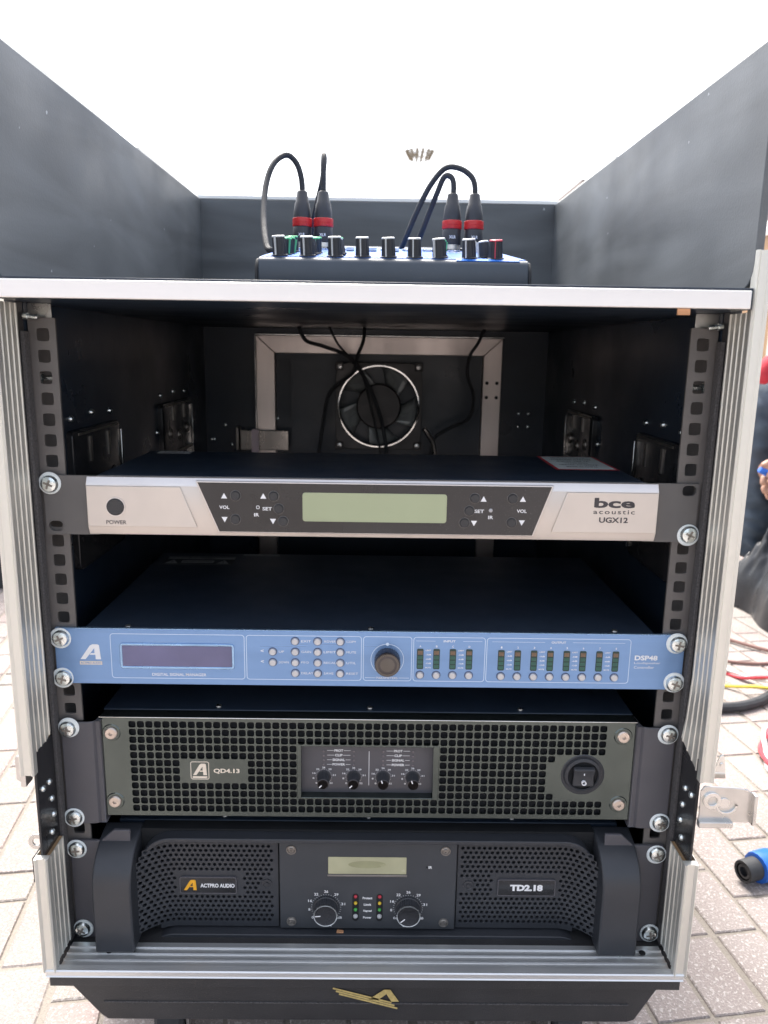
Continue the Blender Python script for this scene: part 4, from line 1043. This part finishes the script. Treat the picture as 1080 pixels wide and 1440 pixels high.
for x in (-85, 114):
    for y in (125, 375): ft_.lathe([(7, 0), (6.5, 3.4)], (x, y, 43.7), (0, 0, 1), 14)
ft_.build('foot', 'foam', mx)

# ------------------------------------------------ XLR cables
def xlr(x, y, path, label):
    t = thing('microphone_cable', label, 'cable', (x, y, topz(y)), 'microphone cables plugged into the mixer')
    zb = topz(y)-1.0
    MB().lathe([(9.3, 0), (9.3, 7)], (x, y, zb), (0, 0, 1), 24).build('plug_collar', 'steel', t, .5)
    MB().lathe([(9.6, 7), (9.8, 8), (9.8, 22), (9.4, 22.6)], (x, y, zb), (0, 0, 1), 24).build('plug_body', 'knob', t, .4)
    MB().lathe([(10.1, 22.6), (10.3, 23), (10.3, 26), (10.0, 26.3), (10.3, 26.6), (10.3, 30.6), (10.0, 31)], (x, y, zb), (0, 0, 1), 24).build('red_ring', 'red', t)
    MB().lathe([(9.5, 31), (9.2, 36), (7.8, 46), (7.0, 47), (5.4, 57), (4.6, 58), (3.2, 58.5)], (x, y, zb), (0, 0, 1), 20).build('boot', 'knob', t)
    lt = MB(); text(lt, 'XLR', x, zb+14, 3, y-9.95, 7); lt.build('lettering', 'print', t, smooth=False)
    MB().tube([(x, y, zb+50)]+path, 2.9, 10, 8).build('cable', 'cable', t)
xlr(-78.5, 300, [(-79, 300, 172), (-84, 299, 188), (-94, 295, 195), (-106, 285, 184), (-112, 270, 160), (-111, 245, 125), (-104, 212, 96), (-97.5, 205, 90.5), (-92, 230, 94), (-90, 300, 103), (-90, 385, 115), (-90, 420, 90), (-80, 440, 48)], 'microphone cable with red-ringed plug, leftmost of four, looping over the left edge of the mixer')
xlr(-56.5, 300, [(-56.5, 300, 175), (-56.5, 303, 190), (-56.5, 310, 199), (-57, 320, 194), (-60, 332, 178), (-66, 345, 160), (-74, 365, 135), (-80, 400, 100), (-78, 430, 48)], 'microphone cable with red-ringed plug, second from left, its loop seen edge-on as a narrow spike')
xlr(78.5, 300, [(79, 300, 170), (76, 301, 178), (69, 303, 178), (62, 308, 162), (54, 316, 142), (45, 326, 118), (38, 345, 100), (32, 400, 90), (28, 435, 48)], 'microphone cable with red-ringed plug in the lower, smaller loop of the right-hand pair')
xlr(101.5, 300, [(101, 300, 170), (96, 301, 180), (84, 302, 187), (70, 304, 187), (56, 308, 172), (43, 315, 148), (30, 325, 118), (22, 350, 100), (16, 405, 90), (14, 435, 48)], 'microphone cable with red-ringed plug, rightmost, in the tall wide arc')

# ------------------------------------------------ fan and hanging cables inside
fn = thing('cooling_fan', 'round black cooling fan with curved blades mounted in the rear opening of the case', 'fan', (4.5, 538, -135))
fc = Vector((4.5, 0, -75.5)); FY = 520
MB().box(-120, 150, 549.5, 553, -306, -5).build('mounting_panel', 'inner', fn)
fr = MB(); N = 40; vs = []; 
sq = []
for k in range(N):
    a = 2*pi*k/N; c_, s_ = cos(a), sin(a); q = (abs(c_)**10+abs(s_)**10)**(-.1)
    sq.append((c_*q*59.5, s_*q*59.5, c_*56, s_*56))
for y, inner in ((FY, 0), (FY, 1), (548, 1), (548, 0)):
    for a in sq: vs.append((fc.x+a[0 if not inner else 2], y, fc.z+a[1 if not inner else 3]))
fs = []
for L_ in range(4):
    for k in range(N): fs.append((L_*N+k, L_*N+(k+1) % N, ((L_+1) % 4)*N+(k+1) % N, ((L_+1) % 4)*N+k))
fr.add(vs, fs).build('frame', 'fan', fn, .6)
rm = MB(); ring(rm, (fc.x, fc.z), 54.2, 57.2, FY-2.2, FY, 48); rm.build('rim', 'chrome', fn, .6)
cr = MB()
for sx_ in (-1, 1):
    for sz_ in (-1, 1):
        cr.box(*sorted((fc.x+sx_*49, fc.x+sx_*60)), FY-2, FY, *sorted((fc.z+sz_*49, fc.z+sz_*60)))
cr.build('corner_lug', 'fan', fn, 1.2)
cr = MB()
for sx_ in (-1, 1):
    for sz_ in (-1, 1): cr.lathe([(3.5, 0), (3, 1.5), (1, 2)], (fc.x+sx_*54, FY-2, fc.z+sz_*54), (0, -1, 0), 12)
cr.build('screw', 'steel', fn)
MB().lathe([(31, 0), (31, 18), (29, 20), (.01, 20.5)], (fc.x, 542, fc.z), (0, -1, 0), 36, caps=False).build('hub', 'fan', fn)
bl = MB(); n = 7
vs = []; fs = []
for i in range(5):
    t = i/4; r = 30+23.5*t
    for j in range(5):
        u = j/4; a = radians(-24+44*u+12*t); vs.append((r*cos(a), -10+17*u, r*sin(a)))
for i in range(4):
    for j in range(4): fs.append((i*5+j, i*5+j+1, (i+1)*5+j+1, (i+1)*5+j))
bl.add(vs, fs)
BL = proto(bl, 'blade', 'fanb'); 
sm = BL.modifiers.new('s', 'SOLIDIFY'); sm.thickness = .002
for k in range(5): inst(BL, fn, (fc.x, 534, fc.z), (0, radians(72*k+18), 0))
def cable(pts, r, label, m='cable', nm='hanging_cable', group=None, cat='cable'):
    return tag(MB().tube(pts, r, 10, 8).build(nm, m), label, cat, group)
G_ = 'cables hanging inside the case'
cable([(-100, 470, 29), (-92, 480, 12), (-70, 490, 5), (-40, 495, -6), (-24, 500, -22), (-8, 500, -50), (6, 498, -85), (14, 495, -120), (22, 480, -180), (40, 440, -230)], 2.6, 'thick black cable sagging across the top of the frame, then hanging down over the fan', group=G_)
cable([(-60, 460, 29), (-50, 480, 8), (-34, 492, -10), (-20, 503, -26), (-10, 505, -60), (0, 503, -100), (10, 495, -150), (20, 470, -230)], 1.5, 'thinner black cable running beside the thick one across the face of the fan', group=G_)
cable([(-15, 455, 29), (-17, 480, 12), (-25, 492, -8), (-30, 500, -28), (-46, 505, -42), (-64, 510, -60), (-72, 512, -100), (-80, 505, -160)], 2.4, 'short black cable dropping from the shelf just left of the fan top', group=G_)
cable([(140, 470, 29), (135, 490, 12), (126, 500, -5), (124, 505, -30), (134, 508, -60), (128, 512, -90), (100, 515, -105), (80, 515, -125), (76, 510, -190)], 2.2, 'thin black cable curling down inside the right of the rear opening', group=G_)
cable([(78, 400, -200), (76, 396, -160), (73, 392, -116), (64, 388, -98), (60, 387, -92)], 3.0, 'short grey cable end sticking up behind the silver receiver', 'steel_dark')
cable([(-190, 330, -130), (-200, 320, -170), (-190, 300, -195), (-178, 310, -160), (-186, 300, -190), (-160, 290, -204)], 1.6, 'tangle of thin grey wire behind the left end of the blue processor', 'steel_dark')

# ================================================================== OBJECTS ROUND THE CASE
# cables on the paving, right
Gz = GZ+1
def g_(x, y, h=0): return (x, y, GZ+h)
cable([g_(420, 700, 9), g_(520, 655, 9), g_(600, 648, 9), g_(660, 668, 9), g_(740, 720, 9), g_(900, 760, 9), g_(1200, 740, 9), g_(1700, 900, 9)], 8.5, 'thick black rubber cable lying on the paving right of the case', nm='ground_cable')
def twisted(pts, r, label, c1, c2):
    P = [Vector(p) for p in pts]; Q = []
    for i in range(len(P)-1):
        a = P[max(i-1, 0)]; b = P[i]; c = P[i+1]; d = P[min(i+2, len(P)-1)]
        for k in range(14):
            t = k/14; Q.append(.5*((2*b)+(c-a)*t+(2*a-5*b+4*c-d)*t*t+(3*b-a-3*c+d)*t**3))
    root = thing('twisted_wire', label, 'wire', tuple(P[0]))
    for ph, m_, nm in ((0, c1, 'red_strand'), (pi, c2, 'white_strand')):
        A = []; L_ = 0
        for i, q in enumerate(Q):
            if i: L_ += (q-Q[i-1]).length
            tt = (Q[min(i+1, len(Q)-1)]-Q[max(i-1, 0)]).normalized(); s_ = tt.cross(Vector((0, 0, 1))).normalized()
            a = L_/26+ph; A.append(q+s_*cos(a)*r*1.05+Vector((0, 0, 1))*(sin(a)*r*1.05+r*1.1))
        MB().tube(A, r, 7, 1).build(nm, m_, root)
M['wire_r'] = mat('red_wire', (.62,.06,.08), .45); M['wire_w'] = mat('white_wire', (.75,.75,.73), .45); M['wire_y'] = mat('yellow_wire', (.75,.60,.07), .45); M['wire_br'] = mat('brown_wire', (.22,.12,.10), .5)
twisted([g_(560, 830, 3), g_(640, 835, 3), g_(690, 780, 3), g_(720, 725, 22), g_(730, 700, 24), g_(690, 640, 8), g_(622, 560, 3), g_(590, 500, 3), g_(580, 450, 3), g_(600, 380, 3), g_(660, 330, 3), g_(760, 300, 3)], 3.4, 'twisted red and white wire curving over the thick black cable', 'wire_r', 'wire_w')
cable([g_(520, 745, 4), g_(590, 755, 4), g_(640, 745, 4), g_(690, 700, 22), g_(740, 670, 22), g_(860, 600, 4)], 3.2, 'yellow wire crossing over the black cable beside the twisted wire', 'wire_y', 'ground_wire')
cable([g_(560, 800, 4), g_(604, 770, 4), g_(612, 725, 4), g_(590, 690, 20), g_(560, 672, 22), g_(520, 690, 4)], 3.2, 'short curl of yellow wire close to the case edge', 'wire_y', 'ground_wire')
cable([g_(500, 890, 4), g_(650, 870, 4), g_(760, 850, 4), g_(900, 880, 4), g_(1200, 900, 4)], 3.0, 'thin dark brown wire lying farthest from the case among the wires', 'wire_br', 'ground_wire')
t = thing('jack_plug', 'long white-and-silver plug on a brown cord lying on the paving behind the wires', 'plug', g_(700, 1060, 6))
d_ = Vector((.62, -.78, 0)).normalized()
p0 = Vector(g_(640, 1110, 7))
MB().lathe([(3, 0), (3, 30), (6, 32), (8, 60), (8, 75)], p0, d_, 14).build('plug_tip', 'wire_w', t)
MB().lathe([(7, 90), (7, 150), (4, 156)], p0, d_, 14).build('plug_sleeve', 'bar', t); MB().lathe([(5.5, 74), (5.5, 92)], p0, d_, 12).build('plug_collar', 'cable', t)
MB().tube([p0+d_*150, p0+d_*230, p0+d_*330+Vector((20, 0, 0)), p0+d_*500], 4, 8, 6).build('cord', 'wire_br', t)
# speaker plug
t = thing('speaker_plug', 'black speaker plug with a bright blue collar lying on the paving at right', 'plug', g_(428, 228, 17))
a0 = Vector((425, 216, GZ+17)); dd = Vector((.93, .36, .0)).normalized()
MB().lathe([(9.5, .5), (12.4, 0), (12.8, 1), (12.8, 22), (13.4, 24)], a0, dd, 28, caps=False).build('plug_barrel', 'cable', t)
MB().lathe([(8.4, 14), (8.4, 1.5), (5.5, 1.2), (5.2, 6), (.01, 6)], a0, dd, 24, caps=False).build('plug_core', 'knob', t)
M['plugblue'] = mat('plug_blue', (.02,.14,.60), .4)
MB().lathe([(13.4, 19), (17.2, 20), (17.6, 23), (17.6, 40), (16.5, 42), (14, 42.5)], a0, dd, 30, 1, .03).build('blue_collar', 'plugblue', t)
MB().lathe([(15, 42), (15.6, 44), (15.4, 78), (12, 86), (8, 110), (6, 112)], a0, dd, 26).build('plug_body', 'cable', t)
lb = MB(); c0 = a0+dd*60; sd_ = Vector((-dd.y, dd.x, 0))
lb.add([(c0-dd*9+Vector((0, 0, 15.9))-sd_*5)[:], (c0+dd*9+Vector((0, 0, 15.9))-sd_*5)[:], (c0+dd*9+Vector((0, 0, 15.9))+sd_*5)[:], (c0-dd*9+Vector((0, 0, 15.9))+sd_*5)[:]], [(0, 1, 2, 3)]).build('plug_label', 'print_c', t, smooth=False)
MB().tube([a0+dd*108, a0+dd*160+Vector((0, 8, -6)), a0+dd*260+Vector((0, 40, -8)), a0+dd*420+Vector((0, 40, -8))], 6, 10, 8).build('cord', 'cable', t)

# plywood road cases farther off
def road_case(x0, x1, y0, y1, z0, z1, panel, label, extra=None, base=None):
    t = thing('road_case', label, 'road case', ((x0+x1)/2, (y0+y1)/2, z0))
    e = 22
    MB().box(x0+6, x1-6, y0+6, y1-6, z0+4, z1-4).build('panels', panel, t)
    ed = MB()
    for z in (z0, z1-e): ed.box(x0, x1, y0, y0+e, z, z+e).box(x0, x1, y1-e, y1, z, z+e).box(x0, x0+e, y0+e, y1-e, z, z+e).box(x1-e, x1, y0+e, y1-e, z, z+e)
    for x in (x0, x1-e):
        for y in (y0, y1-e): ed.box(x, x+e, y, y+e, z0+e, z1-e)
    ed.build('edge_trim', 'bar' if base is None else base, t, 2)
    cn = MB()
    for x in (x0-1, x1-e-8+1):
        for y in (y0-1, y1-e-8+1):
            for z in (z0-0, z1-e-8+1): cn.box(x, x+e+8, y, y+e+8, z, z+e+8)
    cn.build('corner', 'steel', t, 6)
    return t
M['tan'] = mat('tan_board', (.40,.25,.14), .6, 0, .12, 8, .2, 200); M['greyboard'] = mat('grey_board', (.22,.18,.17), .6, 0, .3, 12)
M['pale'] = mat('pale_laminate', (.55,.60,.56), .4, 0, .05)
road_case(1230, 1900, 1900, 2500, GZ, 400, 'tan', 'tan plywood road case with white metal edges, lowest of the stack at right')
road_case(1235, 1895, 1910, 2490, 401, 545, 'greyboard', 'shallow grey-brown road case in the middle of the stack on the right')
road_case(1240, 1890, 1915, 2485, 546, 628, 'tan', 'shallow tan road case near the top of the stack on the right')
road_case(1265, 1800, 1930, 2470, 629, 760, 'pale', 'pale road case with rounded corners on top of the stack on the right')
t = road_case(-1500, -905, 1275, 1900, GZ+40, -60, 'tan', 'brown plywood cabinet standing on a dark base at the left of the flight case', base='cable')
MB().box(-1502, -903, 1273, 1902, GZ, GZ+110).build('dark_base', 'cable', t, 4)

# black bag in front of the sitting person
bg_ = MB(); vs = []; fs = []; NX, NY = 90, 60
for j in range(NY+1):
    for i in range(NX+1):
        u = i/NX; v = j/NY
        x = 868+u*430; y = 985+v*300
        e_ = min(u, 1-u, v, 1-v)*2
        h = 195*(min(1, e_*2.6))**.45
        nn = noise.noise(Vector((x*.012, y*.018, 1)))*34-abs(noise.noise(Vector((x*.03+y*.02, y*.035, 5))))*44+abs(noise.noise(Vector((x*.02-y*.03, y*.01, 9))))*40-abs(noise.noise(Vector((x*.06, y*.05-x*.03, 2))))*20
        z = GZ+max(1.0, h+nn*min(1, e_*4)-8) if e_ > 0 else GZ+.5
        vs.append((x+noise.noise(Vector((y*.01, 0, 0)))*26, y+noise.noise(Vector((x*.01, 3, 0)))*26, z))
for j in range(NY):
    for i in range(NX): a = j*(NX+1)+i; fs.append((a, a+1, a+NX+2, a+NX+1))
o_ = bg_.add(vs, fs).build('fabric_bag', mat('black_fabric_shiny', (.018,.020,.024), .34, 0, .3, 30, .4, 200), None, angle=180)
sb = o_.modifiers.new('s', 'SUBSURF'); sb.levels = 1; sb.render_levels = 1
tag(o_, 'crumpled shiny black bag lying on the paving at the feet of the sitting person', 'bag')

# ------------------------------------------------ person
def skin(name, chain, m, parent, sub=2, wr=0):
    """chain: list of (point mm, radius mm, parent index)"""
    o0 = parent_origin(parent)
    me = bpy.data.meshes.new(name)
    me.from_pydata([[(p[i]-o0[i])*S for i in range(3)] for p, r, k in chain], [(k, i) for i, (p, r, k) in enumerate(chain) if k is not None], [])
    o = bpy.data.objects.new(name, me); COL.objects.link(o); o.parent = parent
    o.modifiers.new('skin', 'SKIN')
    for i, (p, r, k) in enumerate(chain):
        rr_ = r if isinstance(r, tuple) else (r, r)
        me.skin_vertices[0].data[i].radius = (rr_[0]*S, rr_[1]*S)
    me.skin_vertices[0].data[0].use_root = True
    s_ = o.modifiers.new('sub', 'SUBSURF'); s_.levels = sub; s_.render_levels = sub
    dg = bpy.context.evaluated_depsgraph_get(); dg.update()
    me2 = bpy.data.meshes.new_from_object(o.evaluated_get(dg)); o.modifiers.clear(); o.data = me2
    if wr:
        ns = [v.normal.copy() for v in me2.vertices]
        for v, n_ in zip(me2.vertices, ns):
            p = v.co*1000
            d = (1-abs(noise.noise(Vector((p.x*.012, p.y*.010, p.z*.030+p.x*.012)))*2.2))*.7+noise.noise(Vector((p.x*.03, p.y*.03, p.z*.05+7)))*.6
            v.co += n_*d*wr*S
    me2.shade_smooth(); me2.materials.clear(); me2.materials.append(M[m])
    return o
M['skin'] = mat('skin', (.46,.26,.18), .5, 0, .06, 20); M['denim'] = mat('denim', (.10,.13,.165), .85, 0, .45, 14, 1.0, 60)
M['shirt'] = mat('black_shirt', (.02,.022,.026), .8, 0, .2, 30, .3, 200); M['redcloth'] = mat('red_cloth', (.55,.03,.05), .8, 0, .2, 30, .3, 200)
M['hair'] = mat('black_hair', (.012,.010,.010), .5, 0, .3, 200, .4, 400); M['shoe'] = mat('dark_shoe', (.03,.03,.03), .6)
ps = thing('person', 'person in jeans, black shirt and red scarf sitting on the ground at right', 'person', (1250, 1290, GZ))
yA, yB = 1190, 1390
body = [((1330, 1290, -480), 125, None), ((1300, 1290, -380), 130, 0), ((1255, 1290, -250), 135, 1), ((1215, 1290, -130), 140, 2), ((1185, 1290, -50), 95, 3), ((1165, 1290, -20), 55, 4), ((1125, 1290, 30), 54, 5),
        ((1185, 1150, -85), 62, 4), ((1150, 1110, -200), 48, 7), ((1110, 1085, -290), 44, 8), ((1020, 1085, -285), 34, 9), ((960, 1093, -268), 26, 10),
        ((1185, 1430, -85), 62, 4), ((1150, 1460, -220), 48, 12), ((1090, 1410, -300), 44, 13), ((1000, 1340, -280), 34, 14), ((950, 1290, -270), 27, 15)]
skin('body', [(p, r, k) for p, r, k in body[:1]]+body[1:], 'skin', ps)
sh = [((p[0]+2, p[1], p[2]), r+9, k) for (p, r, k) in body[:6]]
sh = sh[:5]+[((1185, 1145, -85), 74, 4), ((1155, 1112, -190), 60, 5), ((1185, 1435, -85), 74, 4), ((1155, 1458, -205), 60, 7)]
skin('shirt', sh, 'shirt', ps, 3, 8)
tr = [((1340, 1290, -490), 140, None)]
for (hy, ky, fy) in ((1220, 1185, 1165), (1360, 1420, 1400)):
    b0 = len(tr)
    tr += [((1290, hy, -450), 96, 0), ((1150, (hy+ky)/2, -250), 84, b0), ((1010, ky, -95), 72, b0+1), ((975, ky-2, -85), 66, b0+2), ((965, ky-5, -210), 62, b0+3), ((975, fy, -400), 54, b0+4), ((985, fy, -520), 50, b0+5)]
skin('trousers', tr, 'denim', ps, 4, 9)
for fy in (1165, 1400): skin('shoe', [((1060, fy, -553), (45, 36), None), ((1000, fy, -560), (42, 28), 0), ((945, fy, -564), (34, 22), 1)], 'shoe', ps)
hd_ = MB()
# head: bowed forward, facing -X and down
hs = []; hf = []; NU, NV = 24, 18; ax = Vector((-.62, 0, -.78)); upv = Vector((-.78, 0, .62)); hc = Vector((1085, 1290, 120))
for j in range(NV+1):
    th = pi*j/NV
    for i in range(NU):
        ph = 2*pi*i/NU
        f_ = sin(th)*cos(ph); sdv = sin(th)*sin(ph); uu = cos(th)
        rx = 96 if f_ > 0 else 98; r_side = 76 if uu > -.2 else 76-26*(-.2-uu)
        nose = 24*math.exp(-((f_-1)**2*18+sdv**2*60+(uu+.12)**2*30)) if f_ > 0 else 0
        eye = -7*math.exp(-((abs(sdv)-.36)**2*90+(uu-.02)**2*90)) if f_ > 0 else 0
        chin = 10*math.exp(-((uu+.85)**2*14+sdv**2*8)) if f_ > 0 else 0
        face = Vector((-.92, 0, -.38)); crown = Vector((-.38, 0, .92))
        hs.append(hc+face*(f_*rx*.98+nose+eye+chin)+Vector((0, 1, 0))*sdv*r_side+crown*uu*118)
for j in range(NV):
    for i in range(NU): a = j*NU+i; b2 = j*NU+(i+1) % NU; hf.append((a, b2, b2+NU, a+NU))
head = hd_.add(hs, hf).build('head', 'skin', ps, merge=True, angle=180)
face = Vector((-.92, 0, -.38)); crown = Vector((-.38, 0, .92))
hh = MB(); hv = []; hfc = []
for j in range(12):
    th = pi*.62*j/11
    for i in range(NU):
        ph = 2*pi*i/NU; f_ = sin(th)*cos(ph); sdv = sin(th)*sin(ph); uu = cos(th)
        lim = 1.0 if f_ < .25 else max(.0, 1)
        k = 1.09+.02*random.random()
        if f_ > .45 and uu < .55: k = .9
        hv.append(hc+face*f_*97*k+Vector((0, 1, 0))*sdv*78*k+crown*uu*120*k)
for j in range(11):
    for i in range(NU): a = j*NU+i; b2 = j*NU+(i+1) % NU; hfc.append((a, b2, b2+NU, a+NU))
hh.add(hv, hfc).build('hair', 'hair', head, angle=180)
for sg_ in (-1, 1):
    MB().lathe([(8, 0), (15, 6), (16, 12), (9, 16)], hc+Vector((0, sg_*68, 0))-crown*8, (0, sg_, 0), 14).build('ear', 'skin', head)
    MB().lathe([(6, 0), (8, 3), (6, 6), (1, 7)], hc+face*84+Vector((0, sg_*28, 0))+crown*3, face, 12).build('eye', 'gloss', head)
MB().prism([(-22, -2), (22, -2), (16, 3), (-16, 3)], 2, 0, 3).build('mouth', 'redcloth', head).location = (0, 0, 0)
sc_m = [o for o in head.children if o.name.startswith('mouth')][0]
mm_ = Matrix.Translation((hc+face*95-crown*52-Vector(ORIG[ps.name]))*S); sc_m.data.transform(Matrix.Translation(Vector(ORIG[ps.name])*S)); 
rm_ = Matrix((( face.x, 0, 0, 0), (0, 1, 0, 0), (0, 0, 1, 0), (0, 0, 0, 1)))
sc_m.data.transform(Matrix.Rotation(radians(90), 4, 'Z')); sc_m.data.transform(mm_)
skin('scarf', [((1150, 1230, 0), 30, None), ((1090, 1240, -20), 26, 0), ((1010, 1235, 0), 24, 1), ((955, 1215, 5), 22, 2), ((884, 1204, -5), (24, 16), 3), ((868, 1200, -30), (22, 10), 4), ((876, 1200, -62), (14, 8), 5)], 'redcloth', ps, 1)
# hand holding the blue connector
hnd = Vector((925, 1098, -258))
palm = [((955, 1094, -266), 25, None), ((925, 1094, -260), (28, 17), 0), ((890, 1092, -254), (30, 15), 1)]
skin('hand', palm, 'skin', ps)
for ch in ([((892, 1092, -230), 9.5, None), ((866, 1086, -221), 9, 0), ((842, 1076, -222), 8.2, 1), ((826, 1070, -230), 7, 2)],
           [((890, 1094, -246), 9.8, None), ((862, 1094, -246), 9, 0), ((842, 1086, -256), 8.2, 1), ((838, 1078, -272), 7, 2)],
           [((888, 1096, -262), 9.5, None), ((860, 1098, -268), 8.8, 0), ((846, 1090, -282), 8, 1), ((852, 1082, -292), 7, 2)],
           [((890, 1096, -276), 8.5, None), ((868, 1100, -286), 7.8, 0), ((858, 1094, -298), 7, 1), ((864, 1086, -304), 6.2, 2)]):
    skin('finger', ch, 'skin', ps)
skin('thumb', [((912, 1078, -262), 11, None), ((884, 1062, -256), 10.5, 0), ((856, 1058, -250), 9, 1), ((834, 1062, -244), 8, 2)], 'skin', ps)
tag(MB().lathe([(6, 0), (7.5, 2), (7.5, 52), (6, 56)], (824, 1074, -236), (.9, -.05, -.42), 16).build('blue_marker', 'plugblue'), 'small bright blue object held in the hand of the sitting person', 'marker')

# ------------------------------------------------ far things
M['mast'] = mat('mast_paint', (.75,.77,.78), .5, .2); M['lampm'] = mat('lamp_housing', (.22,.18,.12), .6, .0)
ml = thing('high_mast_light', 'distant high mast with a ring of floodlights, small in the sky above the mixer', 'mast light', (7080, 150000, GZ))
pz = 35200
MB().lathe([(130, 0), (60, pz-GZ)], (7080, 150000, GZ), (0, 0, 1), 8).build('mast', 'mast', ml)
for k in range(14):
    a = 2*pi*k/14; x = 7080+cos(a)*2000; y = 150000+sin(a)*2000
    MB().prism([(x-330+cos(a)*500, pz+650), (x+330+cos(a)*500, pz+650), (x+200-cos(a)*200, pz-900), (x-200-cos(a)*200, pz-900)], 1, y-200, y+200).build('floodlight', 'lampm', ml)
rg = MB().lathe([(2150, -120), (2150, 120), (1850, 120), (1850, -120), (2150, -120)], (7080, 150000, pz), (0, 0, 1), 24, caps=False).build('ring', 'mast', ml)

M['wall_b'] = mat('house_plaster', (.42,.36,.32), .8, 0, .1, 2); M['roof_b'] = mat('roof_slab', (.32,.28,.26), .8, 0, .2, 6); M['glass'] = mat('window_glass', (.05,.06,.07), .08, 0)
hs_ = thing('distant_house', 'distant brown house whose roof corner peeks over the right wall of the case', 'house', (11500, 30000, GZ))
X0, X1, Y0, Y1, ZE = 7600, 15000, 30000, 40000, 6000
MB().box(X0, X1, Y0, Y1, GZ, ZE).build('wall', 'wall_b', hs_)
MB().box(X0-110, X1+100, Y0-100, Y1+100, ZE, ZE+370).build('roof', 'roof_b', hs_)
for z in (600, 3700):
    for x in (9000, 11000, 13000):
        wnd = MB().box(x, x+1100, Y0-60, Y0+20, z, z+1400).build('window', 'white', hs_)
        MB().box(x+80, x+1020, Y0-70, Y0-61, z+80, z+1320).build('pane', 'glass', wnd)
